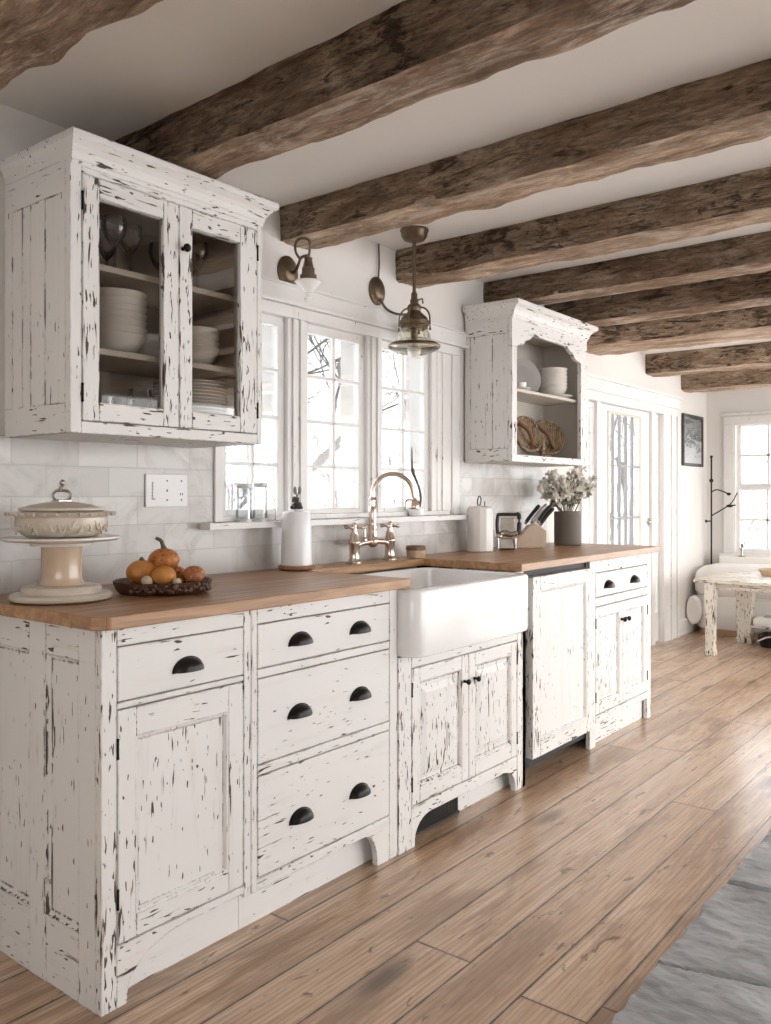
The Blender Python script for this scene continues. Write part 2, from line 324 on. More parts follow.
# ------------------------------------------------------------------ mesh builder
class MB:
    def __init__(s): s.bm = bmesh.new()
    def _f(s, vs, m):
        try:
            f = s.bm.faces.new(vs); f.material_index = m; return f
        except ValueError: return None
    def box(s, x0, x1, y0, y1, z0, z1, m=0):
        v = [s.bm.verts.new((x, y, z)) for x in (x0, x1) for y in (y0, y1) for z in (z0, z1)]
        for q in ((0, 1, 3, 2), (4, 6, 7, 5), (0, 4, 5, 1), (2, 3, 7, 6), (0, 2, 6, 4), (1, 5, 7, 3)): s._f([v[i] for i in q], m)
        return s
    def loops(s, loops, m=0, cap0=True, cap1=True, closed=True):
        rings = [[s.bm.verts.new(p) for p in L] for L in loops]
        n = len(rings[0])
        for a, b in zip(rings, rings[1:]):
            for i in range(n if closed else n - 1):
                j = (i + 1) % n; s._f([a[i], a[j], b[j], b[i]], m)
        if cap0: s._f(list(reversed(rings[0])), m)
        if cap1: s._f(rings[-1], m)
        return s
    def prism(s, pts, axis, a0, a1, m=0):
        def P(p, a): return {'x': (a, p[0], p[1]), 'y': (p[0], a, p[1]), 'z': (p[0], p[1], a)}[axis]
        return s.loops([[P(p, a0) for p in pts], [P(p, a1) for p in pts]], m)
    def lathe(s, prof, c=(0, 0, 0), seg=28, sx=1, sy=1, m=0, wob=None, cap=True):
        L = []
        for r, z in prof:
            r = max(r, 1e-5)
            L.append([(c[0] + math.cos(2 * PI * i / seg) * r * sx * (wob(2 * PI * i / seg, z) if wob else 1), c[1] + math.sin(2 * PI * i / seg) * r * sy * (wob(2 * PI * i / seg, z) if wob else 1), c[2] + z) for i in range(seg)])
        return s.loops(L, m, cap, cap)
    def tube(s, pts, r, seg=8, m=0, spline=True):
        pts = [Vector(p) for p in pts]; n = len(pts)
        rs = list(r) if isinstance(r, (list, tuple)) else [r] * n
        if 4 <= n <= 9 and spline:
            P, R = [], []
            for i in range(n - 1):
                p0, p1, p2, p3 = pts[max(i - 1, 0)], pts[i], pts[i + 1], pts[min(i + 2, n - 1)]
                for k in range(4):
                    q = k / 4; P.append(.5 * ((2 * p1) + (p2 - p0) * q + (2 * p0 - 5 * p1 + 4 * p2 - p3) * q * q + (3 * p1 - p0 - 3 * p2 + p3) * q ** 3)); R.append(rs[i] + (rs[i + 1] - rs[i]) * q)
            P.append(pts[-1]); R.append(rs[-1]); pts, rs, n = P, R, len(P)
        L = []; up = None
        for i, p in enumerate(pts):
            d = (pts[min(i + 1, n - 1)] - pts[max(i - 1, 0)]).normalized()
            if up is None: up = Vector((0, 0, 1)) if abs(d.z) < .9 else Vector((1, 0, 0))
            a = d.cross(up).normalized(); b = d.cross(a).normalized(); up = -b if False else up
            L.append([p + (a * math.cos(2 * PI * k / seg) + b * math.sin(2 * PI * k / seg)) * rs[i] for k in range(seg)])
        return s.loops(L, m)
    def cyl(s, p0, p1, r, seg=20, m=0): return s.tube([p0, p1], r, seg, m)
    def ball(s, c, r, seg=20, m=0, wob=None):
        rx, ry, rz = r if isinstance(r, (list, tuple)) else (r, r, r)
        prof = []
        k = max(6, seg // 2)
        L = []
        for i in range(k + 1):
            a = -PI / 2 + PI * i / k; rr = max(math.cos(a), 1e-4)
            L.append([(c[0] + rx * rr * math.cos(2 * PI * j / seg) * (wob(2 * PI * j / seg, a) if wob else 1), c[1] + ry * rr * math.sin(2 * PI * j / seg) * (wob(2 * PI * j / seg, a) if wob else 1), c[2] + rz * math.sin(a)) for j in range(seg)])
        return s.loops(L, m)
    def rect(s, y0, y1, z0, z1, x): return [(x, y0, z0), (x, y1, z0), (x, y1, z1), (x, y0, z1)]
    def panel(s, y0, y1, z0, z1, xf, steps, m=0):
        return s.loops([s.rect(y0 + o, y1 - o, z0 + o, z1 - o, xf + d) for o, d in steps], m, False, True)
    def build(s, name, mats, parent=None, org=None, bevel=0.0, smooth=False, seg=2, sub=0):
        if not isinstance(mats, (list, tuple)): mats = [mats]
        o_ = Vector((0, 0, 0))
        if parent is not None: o_ = ORG[parent.name]
        elif org is not None: o_ = Vector(org)
        for v in s.bm.verts: v.co -= o_
        bmesh.ops.recalc_face_normals(s.bm, faces=s.bm.faces[:])
        me = bpy.data.meshes.new(name); s.bm.to_mesh(me); s.bm.free()
        for m in mats: me.materials.append(m)
        o = bpy.data.objects.new(name, me); COL.objects.link(o)
        ORG[o.name] = o_.copy()
        if parent is not None: o.parent = parent
        else: o.location = o_
        if smooth:
            me.polygons.foreach_set('use_smooth', [True] * len(me.polygons))
            me.set_sharp_from_angle(angle=math.radians(42))
        if bevel:
            b = o.modifiers.new('soft_edges', 'BEVEL'); b.width = bevel; b.segments = seg; b.limit_method = 'ANGLE'; b.angle_limit = math.radians(35)
        if sub:
            b = o.modifiers.new('smooth_surface', 'SUBSURF'); b.levels = sub; b.render_levels = sub
        return o

def thing(name, label, cat, loc, group=None, kind=None):
    o = bpy.data.objects.new(name, None); COL.objects.link(o)
    o.location = loc; o.empty_display_size = .05; ORG[o.name] = Vector(loc)
    return tag(o, label, cat, group, kind)
def tag(o, label, cat=None, group=None, kind=None):
    o['label'] = label
    if cat: o['category'] = cat
    if group: o['group'] = group
    if kind: o['kind'] = kind
    return o
def struct(o, label, cat): return tag(o, label, cat, kind='structure')
def dup(root, loc, label=None, rotz=None):
    r = root.copy(); COL.objects.link(r); r.location = loc
    if rotz is not None: r.rotation_euler = (0, 0, rotz)
    if label: r['label'] = label
    for ch in list(root.children):
        c = ch.copy(); COL.objects.link(c); c.parent = r
        for g in list(ch.children):
            d = g.copy(); COL.objects.link(d); d.parent = c
    return r

# ------------------------------------------------------------------ the setting
CZ = 2.35; CT = .943; RX = -.20; FY = 7.0
m = MB().box(-.45, 5.2, -3.2, FY + .2, -.06, 0)
struct(m.build('floor', M['floor']), 'worn wide-board wooden floor with dark gaps and knots', 'floor')

# stone paving at the right
def stone_z(x, y):
    col = 0 if x < 1.98 + .03 * noise.noise(Vector((y * 2, 0, 3))) else (1 if x < 2.5 else 2)
    xj = [1.98, 2.5]
    ys = [[.10, .52, 1.03, 1.60, 2.25, 2.9, 3.4], [.30, .80, 1.35, 1.98, 2.6, 3.2], [.1, .7, 1.2, 1.8, 2.4, 3.1]][col]
    wob = .035 * noise.noise(Vector((x * 3.1, y * 2.3, col * 7))) + .012 * noise.noise(Vector((x * 14, y * 14, 1)))
    d = min(abs(y + wob - q - .10 * (x - 1.6)) for q in ys)
    d = min(d, min(abs(x - q - .03 * noise.noise(Vector((y * 2, 0, 3))) + wob * .6) for q in xj))
    k = sum(1 for q in ys if q + .10 * (x - 1.6) < y + wob) + col * 10
    f = noise.fractal(Vector((x * 3.6, y * 6.5, k * 3.3)), .9, 2.1, 4) * 3.2
    st_ = math.floor(f); u_ = f - st_; u_ = min(1, max(0, (u_ - .36) / .28)); u_ = u_ * u_ * (3 - 2 * u_)
    h = .018 + .004 * math.sin(k * 12.9) + .0034 * (st_ + u_) + .0012 * noise.noise(Vector((x * 40, y * 60, k)))
    return max(.004, h) * min(1, max(0, (d - .002) / .007)) + .001
bm = bmesh.new(); nx, ny = 170, 400; x1, y0, y1 = 3.1, -.1, 3.45; grid = []
for j in range(ny + 1):
    y = y0 + (y1 - y0) * j / ny
    xe = 1.565 + .022 * noise.noise(Vector((y * 3.0, 1, 0))) + .012 * noise.noise(Vector((y * 14, 5, 0)))
    row = []
    for i in range(nx + 1):
        x = xe + (x1 - xe) * i / nx
        z = stone_z(x, y) if 0 < i < nx and 0 < j < ny else .0005
        row.append(bm.verts.new((x, y, z)))
    grid.append(row)
for j in range(ny):
    for i in range(nx): bm.faces.new((grid[j][i], grid[j][i + 1], grid[j + 1][i + 1], grid[j + 1][i]))
mb = MB(); mb.bm.free(); mb.bm = bm
so = mb.build('stone_floor', M['stone'], smooth=True); struct(so, 'rough grey slate slabs laid along the right edge of the floor', 'stone floor')

m = MB().box(-.45, 5.2, -3.2, FY + .2, CZ, CZ + .12)
struct(m.build('ceiling', M['ceil']), 'plain warm white plaster ceiling between the beams', 'ceiling')

# left wall with the window opening
WY0, WY1, WZ0, WZ1 = .89, 2.36, 1.127, 1.955
m = MB()
m.box(-.15, 0, -3.2, WY0, -.05, CZ).box(-.15, 0, WY1, 3.46, -.05, CZ).box(-.15, 0, WY0, WY1, -.05, WZ0).box(-.15, 0, WY0, WY1, WZ1, CZ)
m.box(-.35, -.15, 3.40, 3.46, -.05, CZ)
struct(m.build('wall_left', M['wall']), 'warm white kitchen wall behind the counter', 'wall')
DY0, DY1, DZ1 = 4.38, 5.90, 1.95
m = MB()
m.box(-.35, RX, 3.46, DY0, -.05, CZ).box(-.35, RX, DY1, FY + .15, -.05, CZ).box(-.35, RX, DY0, DY1, DZ1, CZ)
struct(m.build('wall_recess', M['wall']), 'white wall beyond the counter holding the glazed door', 'wall')
FX0, FX1, FZ0, FZ1 = .03, .86, .70, 1.90
m = MB()
m.box(-.35, FX0, FY, FY + .15, -.05, CZ).box(FX1, 1.35, FY, FY + .15, -.05, CZ).box(1.35, 4.4, FY, FY + .15, -.05, .15).box(1.35, 4.4, FY, FY + .15, 2.1, CZ).box(4.4, 5.2, FY, FY + .15, -.05, CZ).box(FX0, FX1, FY, FY + .15, -.05, FZ0).box(FX0, FX1, FY, FY + .15, FZ1, CZ)  # wide unseen opening at the right, added for glare on the floor
struct(m.build('wall_far', M['wall']), 'white end wall with the small sash window', 'wall')
m = MB().box(-.35, .9, -3.35, -3.2, -.05, CZ).box(4.7, 5.2, -3.35, -3.2, -.05, CZ).box(.9, 2.0, -3.35, -3.2, -.05, CZ).box(2.0, 4.7, -3.35, -3.2, -.05, 1.0).box(2.0, 4.7, -3.35, -3.2, 1.9, CZ)  # opening added out of view to brighten the near end
struct(m.build('wall_back', M['wall']), 'white wall behind the viewer with an unseen opening added for fill light', 'wall')
m = MB().box(5.05, 5.2, -3.2, 1.2, -.05, CZ).box(5.05, 5.2, 1.2, FY, -.05, .12).box(5.05, 5.2, 3.1, 3.3, .12, 2.15).box(5.05, 5.2, 1.2, FY, 2.15, CZ)  # unseen openings, sized and shaped for the light they let in
struct(m.build('wall_right', M['wall']), 'white wall opposite the counter with unseen openings shaped for the daylight', 'wall')

# backsplash
m = MB()
m.box(0, .008, -.6, .862, CT - .04, 1.40).box(0, .008, .862, 2.45, CT - .04, 1.110).box(0, .008, 2.45, 3.40, CT - .04, 1.40)
struct(m.build('tile_backsplash', M['tile']), 'pale marble tile backsplash above the wooden worktop', 'backsplash')
# baseboards
m = MB().box(RX, RX + .016, 6.20, FY, 0, .14).box(RX, RX + .020, 6.20, FY, .118, .132)
struct(m.build('baseboard_left', M['trim'], bevel=.003), 'white baseboard below the framed picture', 'baseboard')
m = MB().box(RX + .02, 5, FY - .016, FY, 0, .13)
struct(m.build('baseboard_far', M['trim'], bevel=.003), 'white baseboard along the end wall', 'baseboard')

# beams
def hewn_beam(yf, yb, zb, seed, xa, xb, skew, mat, amp=.012, label=''):
    bm = bmesh.new(); nl = int((xb - xa) / .022); L = []
    hw = yb - yf; hh = CZ + .03 - zb
    nW, nH = 10, 9
    sec = [(i / nW, 0) for i in range(nW)] + [(1, i / nH) for i in range(nH)] + [(1 - i / nW, 1) for i in range(nW)] + [(0, 1 - i / nH) for i in range(nH)]
    for k in range(nl + 1):
        x = xa + (xb - xa) * k / nl; ring = []
        dy = skew * (x - xa) + .007 * noise.noise(Vector((x * 1.1, seed, 0))); dz = .006 * noise.noise(Vector((x * 1.3, seed, 9)))
        for (a, b) in sec:
            y = yf + a * hw + dy; z = zb + b * hh + dz
            n1 = noise.fractal(Vector((x * 5.5, y * 11 + seed * 5, z * 11)), .9, 2.0, 4) * .75
            n2 = noise.noise(Vector((x * 13, y * 32 + seed, z * 32)))
            d = amp * n1 + .004 * n2
            ca, cb_ = (a - .5) * 2, (b - .5) * 2
            edge = .008 * max(0, abs(ca) + abs(cb_) - 1.6) * (1 + 1.8 * noise.noise(Vector((x * 5, seed + ca * 3, cb_ * 3))))
            y += (ca if abs(ca) > .99 else 0) * d - ca * edge * 1.5
            z += (cb_ if abs(cb_) > .99 else 0) * d - cb_ * edge * 1.5
            ring.append((x, y, z))
        L.append(ring)
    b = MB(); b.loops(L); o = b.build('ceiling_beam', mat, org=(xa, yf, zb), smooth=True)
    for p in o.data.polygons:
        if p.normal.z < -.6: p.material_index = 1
    struct(o, label, 'beam'); o['group'] = 'rough hewn ceiling beams'
    return o
dk = ((.11, .070, .046), (.25, .165, .108), (.40, .30, .215))
md = ((.15, .098, .064), (.33, .228, .152), (.50, .385, .28))
lt = ((.18, .122, .082), (.38, .27, .185), (.54, .42, .31))
names = ['rough beam crossing the top left corner of the ceiling', 'dark hewn beam above the glass door cabinet', 'beam meeting the wall just above the first wall lamp', 'beam directly behind the hanging pendant lamp', 'beam resting over the open scalloped cabinet', 'fifth beam, just past the open cabinet top', 'broad beam with a wide pale underside past the open cabinet', 'beam above the glazed door near the framed picture', 'last beam beside the far end wall']
bs = [(-.31, -.115, 2.20, dk, 0, .45), (.435, .60, 2.195, dk, -.035, .30), (1.20, 1.375, 2.215, md, -.012, .35), (1.945, 2.135, 2.205, md, 0, .5), (2.70, 2.88, 2.222, dk, 0, .4), (3.385, 3.57, 2.215, dk, 0, .35), (4.20, 4.62, 2.225, lt, 0, .5), (5.48, 5.72, 2.19, md, 0, .4), (6.30, 6.55, 2.14, lt, 0, .4)]
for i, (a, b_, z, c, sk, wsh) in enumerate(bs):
    hewn_beam(a, b_, z, i + 1.7, (-.01 if a < 3.4 else RX - .01), 5.06, sk, [beam_mat('hewn_oak', i + 1, *c, wash=wsh), beam_mat('pale_bounce_lit_underside', i + 20, *[tuple(q * 1.5 for q in k_) for k_ in c], wash=.85, palec=(.68, .585, .48), dk_=.3)], (.009 if i < 3 else .008), names[i])  # underside wood painted paler, with the floor's bounce light put into its colour

# ------------------------------------------------------------------ kitchen window (window_1)
w = thing('window_1', 'triple casement kitchen window with white frame above the sink', 'window', (0, 1.62, 1.127), kind='structure')
m = MB()
m.box(-.15, .018, .86, .900, 1.129, 1.925)            # left casing
m.box(-.15, .018, 2.385, 2.451, 1.129, 1.925)         # right casing
m.box(-.15, .010, 2.262, 2.385, 1.150, 1.925); m.box(.010, .016, 2.30, 2.315, 1.150, 1.92)
m.box(-.15, .018, .86, 2.451, 1.925, 1.971)
m.box(-.15, -.005, .900, .912, 1.150, 1.925)
m.box(-.15, .008, 1.236, 1.345, 1.150, 1.9245); m.box(.008, .017, 1.258, 1.283, 1.150, 1.9245); m.box(.008, .017, 1.300, 1.325, 1.150, 1.9245)
m.box(-.15, .008, 1.730, 1.832, 1.150, 1.9245); m.box(.008, .017, 1.750, 1.774, 1.150, 1.9245); m.box(.008, .017, 1.790, 1.814, 1.150, 1.9245)
m.box(-.15, .008, 2.218, 2.262, 1.150, 1.9245)
m.box(-.15, .004, .900, 2.385, 1.129, 1.150)
m.build('window_frame', M['trimz'], w, bevel=.003)
m = MB(); m.box(0, .020, .84, 2.60, 1.985, 2.048); m.box(0, .034, .835, 2.605, 1.972, 1.988); m.box(0, .030, .835, 2.605, 2.046, 2.056)
m.build('head_casing', M['trim'], w, bevel=.003)
m = MB().box(.0085, .065, .796, 2.573, 1.105, 1.1275).box(-.02, .0085, .862, 2.449, 1.1272, 1.1278)
m.build('window_sill', M['trim'], w, bevel=.004)
for (a, b_) in ((.912, 1.236), (1.345, 1.730), (1.832, 2.218)):
    m = MB(); f = .026; x0, x1 = -.045, -.012; z0, z1 = 1.150, 1.925
    m.box(x0, x1, a, a + f, z0, z1, 0).box(x0, x1, b_ - f - .008, b_, z0, z1, 0).box(x0, x1, a + f, b_ - f - .008, z0, z0 + .022, 0).box(x0, x1, a + f, b_ - f - .008, z1 - .036, z1, 0)
    mid = (a + b_) / 2
    m.box(x0 + .006, x1 - .004, mid - .006, mid + .006, z0 + .02, z1 - .03)
    for z in (1.345, 1.529, 1.714): m.box(x0 + .006, x1 - .004, a + f, b_ - f, z - .006, z + .006)
    sh = m.build('sash', M['trimz'], w, bevel=.002)
    g = MB().box(-.030, -.027, a + f * .6, b_ - f * .6, z0 + .012, z1 - .02).build('glass_pane', M['glass'], sh)

# ------------------------------------------------------------------ glazed door (door_1)
w = thing('door_1', 'white glazed garden door with sidelights beyond the counter', 'door', (RX, 5.1, 0), kind='structure')
m = MB(); X = RX + .022
m.box(-.35, X, DY0 - .10, DY0, 0, 1.90); m.box(-.35, X, 5.84, 6.16, 0, 1.90); m.box(X, X + .012, 5.99, 6.02, 0, 1.90); m.box(X, X + .014, 6.13, 6.16, 0, 1.90)
m.box(-.35, X, DY0 - .10, 6.16, 1.90, 1.964)
m.box(-.35, RX - .0, 4.575, 4.64, 0, 1.9); m.box(-.35, RX, 5.63, 5.70, 0, 1.9)
m.build('door_frame', M['trimz'], w, bevel=.003)
m = MB(); m.box(RX, RX + .028, DY0 - .14, 6.20, 1.965, 2.05); m.box(RX, RX + .050, DY0 - .16, 6.22, 2.05, 2.072)
m.build('head_casing', M['trim'], w, bevel=.003)
m = MB(); x0, x1 = -.265, -.225
m.box(x0, x1, 4.645, 4.815, .01, 1.895).box(x0, x1, 5.435, 5.628, .01, 1.895).box(x0, x1, 4.815, 5.435, 1.842, 1.895).box(x0, x1, 4.815, 5.435, .01, .30)
dl = m.build('door_leaf', M['trimz'], w, bevel=.003)
m = MB()
for k in range(1, 5): m.box(x0 + .012, x1 - .006, 4.815 + .62 * k / 5 - .006, 4.815 + .62 * k / 5 + .006, .30, 1.842)
for z in (.65, 1.05, 1.45): m.box(x0 + .014, x1 - .008, 4.815, 5.435, z - .007, z + .007)
m.build('glazing_bars', M['greybar'], dl)
m = MB(); m.box(x1 - .004, x1 + .006, 4.805, 4.823, .29, 1.852).box(x1 - .004, x1 + .006, 5.427, 5.445, .29, 1.852).box(x1 - .004, x1 + .006, 4.823, 5.427, 1.834, 1.852)
m.build('glazing_bead', M['olive'], dl)
MB().box(-.248, -.244, 4.80, 5.45, .29, 1.85).build('glass_pane', M['glass'], dl)
m = MB().cyl((-.225, 5.60, 1.01), (-.175, 5.60, 1.01), .008).cyl((-.18, 5.60, 1.01), (-.18, 5.50, 1.01), .008); m.box(-.225, -.219, 5.585, 5.615, .98, 1.04)
m.build('door_handle', M['chrome'], dl, smooth=True)
for (a, b_) in ((4.385, 4.575), (5.70, 5.835)):
    m = MB(); m.box(x0, x1, a, a + .02, .02, 1.895).box(x0, x1, b_ - .02, b_, .02, 1.895).box(x0, x1, a + .02, b_ - .02, 1.86, 1.895).box(x0, x1, a + .02, b_ - .02, .02, .25)
    for z in (.65, 1.05, 1.45): m.box(x0 + .01, x1 - .006, a + .02, b_ - .02, z - .006, z + .006)
    sl = m.build('sidelight', M['trimz'], w, bevel=.002)
    MB().box(-.248, -.244, a + .01, b_ - .01, .24, 1.87).build('glass_pane', M['glass'], sl)

# ------------------------------------------------------------------ far window (window_2)
w = thing('window_2', 'white sash window in the far end wall', 'window', (.45, FY, FZ0), kind='structure')
m = MB(); y0, y1 = FY - .02, FY + .15
m.box(FX0 - .07, FX0 + .02, y0, y1, FZ0 - .011, FZ1 - .03).box(FX1 - .02, FX1 + .07, y0, y1, FZ0 - .011, FZ1 - .03).box(FX0 - .07, FX1 + .07, y0, y1, FZ1 - .03, FZ1 + .05).box(FX0 + .02, FX0 + .032, y0 + .006, y1, FZ0, FZ1 - .03)
m.box(FX0 - .10, FX1 + .10, y0 - .012, y0, 1.965, 1.985)
m.build('window_frame', M['trimz'], w, bevel=.003)
MB().box(FX0 - .10, FX1 + .10, FY - .06, FY + .1, FZ0 - .045, FZ0 - .012).build('window_sill', M['trim'], w, bevel=.004)
for (z0, z1, yy) in ((FZ0 - .01, 1.31, FY + .02), (1.28, FZ1, FY + .055)):
    m = MB(); a, b_ = FX0 + .03, FX1 - .02; f = .035
    m.box(a, a + f, yy, yy + .03, z0, z1).box(b_ - f, b_, yy, yy + .03, z0, z1).box(a + f, b_ - f, yy, yy + .03, z0, z0 + .05).box(a + f, b_ - f, yy, yy + .03, z1 - .04, z1)
    for k in (1, 2): q = a + f + (b_ - a - 2 * f) * k / 3; m.box(q - .011, q + .011, yy + .004, yy + .026, z0, z1)
    m.box(a + f, b_ - f, yy + .004, yy + .026, (z0 + z1) / 2 - .011, (z0 + z1) / 2 + .011)
    sh = m.build('sash', M['trimz'], w, bevel=.002)
    MB().box(a + .01, b_ - .01, yy + .013, yy + .017, z0 + .02, z1 - .02).build('glass_pane', M['glass'], sh)

# ------------------------------------------------------------------ cabinet helpers
def cup_pull(parent, x, y, z, w=.047, h=.035, d=.028, label=None):
    b = MB(); na, nb = 14, 6
    def sh(ww, hh, dd):
        return [[(x + dd * math.sin(PI * .5 * j / nb) * math.sin(PI * i / na) ** .8, y + ww * math.cos(PI * i / na), z + hh * math.sin(PI * i / na) * math.cos(PI * .5 * j / nb) ** .9) for i in range(na + 1)] for j in range(nb + 1)]
    b.loops(sh(w, h, d), 0, False, False, False); b.loops(sh(w - .004, h - .004, d - .003), 0, False, False, False)
    b.loops([[(x, y + (w + .003) * math.cos(PI * i / na), z - .002 + (h + .004) * math.sin(PI * i / na)) for i in range(na + 1)], [(x + .003, y + (w + .003) * math.cos(PI * i / na), z - .002 + (h + .004) * math.sin(PI * i / na)) for i in range(na + 1)]])
    return b.build('cup_pull', M['iron'], parent, smooth=True)
def knob(parent, x, y, z, r=.011):
    b = MB().cyl((x, y, z), (x + .014, y, z), r * .5, 12); b.ball((x + .022, y, z), (r * .8, r, r), 16)
    return b.build('knob', M['iron'], parent, smooth=True)
def hinge(parent, x, y, z, h=.022):
    h = min(h, .022); b = MB().cyl((x, y, z - h), (x, y, z + h), .003, 8); b.ball((x, y, z + h), .004, 8); b.ball((x, y, z - h), .004, 8)
    return b.build('hinge', M['iron'], parent, smooth=True)
def framed_door(parent, y0, y1, z0, z1, xf, st, rt, rb, th=.02, raised=False, dpt=.013, mv='pv', mh='ph', mp=None):
    b = MB()
    b.box(xf - th, xf, y0, y0 + st, z0, z1, 0).box(xf - th, xf, y1 - st, y1, z0, z1, 0)
    b.box(xf - th, xf, y0 + st, y1 - st, z1 - rt, z1, 1).box(xf - th, xf, y0 + st, y1 - st, z0, z0 + rb, 1)
    d = b.build('door', [M[mv], M[mh]], parent, bevel=.0022)
    p = MB(); a0, a1, c0, c1 = y0 + st, y1 - st, z0 + rb, z1 - rt
    if raised: steps = [(0, -.001), (.004, -.004), (.008, -dpt), (.022, -dpt), (.045, -dpt + .008), (.047, -dpt + .0085)]
    else: steps = [(0, -.001), (.006, -.002), (.013, -dpt), (.016, -dpt)]
    p.panel(a0, a1, c0, c1, xf, steps); p.box(xf - th, xf - dpt - .002, a0, a1, c0, c1)
    p.build('door_panel', M[mp or mv], d)
    return d
def drawer(parent, y0, y1, z0, z1, xf, pulls, zp, th=.02, pw=.047):
    d = MB().box(xf - th, xf, y0, y1, z0, z1).build('drawer', M['phl'], parent, bevel=.0025)
    for py in pulls: cup_pull(d, xf, py, zp, w=pw, h=.035 * pw / .047, d=.028 * pw / .047)
    return d
def arch_pts(y0, y1, zt, zb, foot0, foot1, r, zlow=0.0, n=10):
    """outline (y,z) of a valance with feet: rail from zt down to zb, feet down to zlow, curved brackets of size r"""
    p = [(y0, zlow), (y0 + foot0, zlow)]
    if foot0 > 0:
        for i in range(n + 1):
            a = PI / 2 * i / n; p.append((y0 + foot0 + r * (1 - math.cos(a)) * 1.15, zlow + .02 + (zb - zlow - .02) * math.sin(a)))
    else: p = [(y0, zb)]
    if foot1 > 0:
        for i in range(n + 1):
            a = PI / 2 * (1 - i / n); p.append((y1 - foot1 - r * (1 - math.cos(a)) * 1.15, zlow + .02 + (zb - zlow - .02) * math.sin(a)))
        p += [(y1 - foot1, zlow), (y1, zlow)]
    else: p.append((y1, zb))
    p += [(y1, zt), (y0, zt)]
    return p
XF = .62; KB = .910; ZTOE = 0.0

# ---- cabinet A: door and drawer unit with end panel
c = thing('base_cabinet', 'chipped white base cabinet at the near left end with one drawer above one door', 'base cabinet', (.31, .24, 0))
MB().box(.02, .596, .022, .472, .15, KB).build('carcass', M['gap'], c)
m = MB()
m.box(.597, XF, 0, .043, .0, KB, 0).box(.597, XF, .447, .4735, .115, KB, 0)
m.box(.597, XF, .043, .447, .865, KB, 1).box(.597, XF, .043, .447, .7145, .7295, 1)
m.build('face_frame', [M['pvh'], M['ph']], c, bevel=.003)
m = MB().prism(arch_pts(.043, .4735, .1485, .126, .030, 0, .15), 'x', .598, XF - .001)
m.build('valance', M['ph'], c, bevel=.002)
MB().box(.552, .567, .022, .4735, 0, .1495).build('toe_kick', M['trim'], c)
# end panel
m = MB(); Y = 0.0
for a, b_ in ((.525, .597), (.300, .378), (.02, .072)): m.box(a, b_, Y, Y + .02, .0, KB, 0)
m.box(.02, .597, Y + .001, Y + .02, .826, KB, 1).box(.02, .597, Y + .001, Y + .02, .0, .170, 1); m.box(.02, .597, Y + .013, Y + .021, .1, .9, 0)
for a, b_ in ((.072, .300), (.378, .525)):
    m.loops([[(a + o, Y + d, .170 + o), (b_ - o, Y + d, .170 + o), (b_ - o, Y + d, .826 - o), (a + o, Y + d, .826 - o)] for o, d in ((0, .001), (.003, .008), (.012, .0125), (.04, .0125))], 0, False, True)
m.box(.37, .3735, Y - .002, Y + .004, .17, .826, 0)
m.build('end_panel', [M['pvl'], M['px']], c, bevel=.002)
drawer(c, .046, .4445, .7325, .862, XF, [.254], .775)
d = framed_door(c, .046, .4445, .152, .711, XF, .052, .072, .055, dpt=.011, mv='pv')
hinge(d, XF + .001, .045, .62); hinge(d, XF + .001, .045, .26)

# ---- cabinet B: three drawers
c = thing('drawer_cabinet', 'chipped white cabinet with three stacked drawers and six black cup pulls', 'base cabinet', (.31, .81, 0))
MB().box(.02, .596, .476, 1.142, .15, KB).build('carcass', M['gap'], c)
m = MB()
m.box(.597, XF, .475, .497, .115, KB, 0).box(.597, XF, 1.101, 1.144, 0, KB, 0)
m.box(.597, XF, .497, 1.101, .865, KB, 1).box(.597, XF, .497, 1.101, .7115, .7365, 1).box(.597, XF, .497, 1.101, .4385, .4665, 1)
m.build('face_frame', [M['pv'], M['ph']], c, bevel=.003)
MB().prism(arch_pts(.475, 1.101, .1485, .116, 0, .065, .06), 'x', .598, XF - .001).build('valance', M['ph'], c, bevel=.002)
MB().box(.552, .567, .4755, 1.142, 0, .1495).build('toe_kick', M['trim'], c)
drawer(c, .500, 1.098, .7395, .862, XF, [.669, .943], .786)
drawer(c, .500, 1.098, .4695, .7085, XF, [.666, .945], .574)
drawer(c, .500, 1.098, .152, .4355, XF, [.672, .942], .264)

# ---- cabinet C: sink cabinet
c = thing('sink_cabinet', 'chipped white two door cabinet below the farmhouse sink', 'base cabinet', (.31, 1.58, 0)); XS = .624
MB().box(.02, .596, 1.1465, 2.028, .10, .655).build('carcass', M['gap'], c)
m = MB()
m.box(.597, XS, 1.1455, 1.220, 0, .672, 0).box(.597, XS, 1.957, 2.029, 0, .672, 0).box(.597, XS, 1.220, 1.957, .625, .672, 1)
m.box(.30, XS, 2.0, 2.029, 0, .672, 0); m.box(.30, XS - .01, 1.957, 2.029, .672, KB - .003, 0)
m.build('face_frame', [M['pvh'], M['ph']], c, bevel=.003)
MB().prism(arch_pts(1.220, 1.957, .143, .098, .022, .012, .085), 'x', .598, XS - .001).build('valance', M['ph'], c, bevel=.002)
MB().box(.545, .56, 1.147, 2.0, 0, .14).build('toe_kick', M['phl'], c)
d = framed_door(c, 1.2235, 1.585, .147, .622, XS, .046, .052, .058, raised=True, mp='pvh')
knob(d, XS, 1.552, .524); hinge(d, XS + .001, 1.222, .55); hinge(d, XS + .001, 1.222, .22)
d = framed_door(c, 1.5885, 1.9535, .147, .622, XS, .046, .052, .058, raised=True, mp='pvh')
knob(d, XS, 1.622, .524); hinge(d, XS + .001, 1.955, .55); hinge(d, XS + .001, 1.955, .22)
m = MB(); m.box(.5605, .563, 1.315, 1.60, .005, .097, 0)
for k in range(26): y = 1.322 + k * .0108; m.box(.563, .568, y, y + .005, .012, .092, 0)
m.box(.5605, .570, 1.31, 1.605, .001, .010).box(.5605, .570, 1.31, 1.605, .092, .0985)
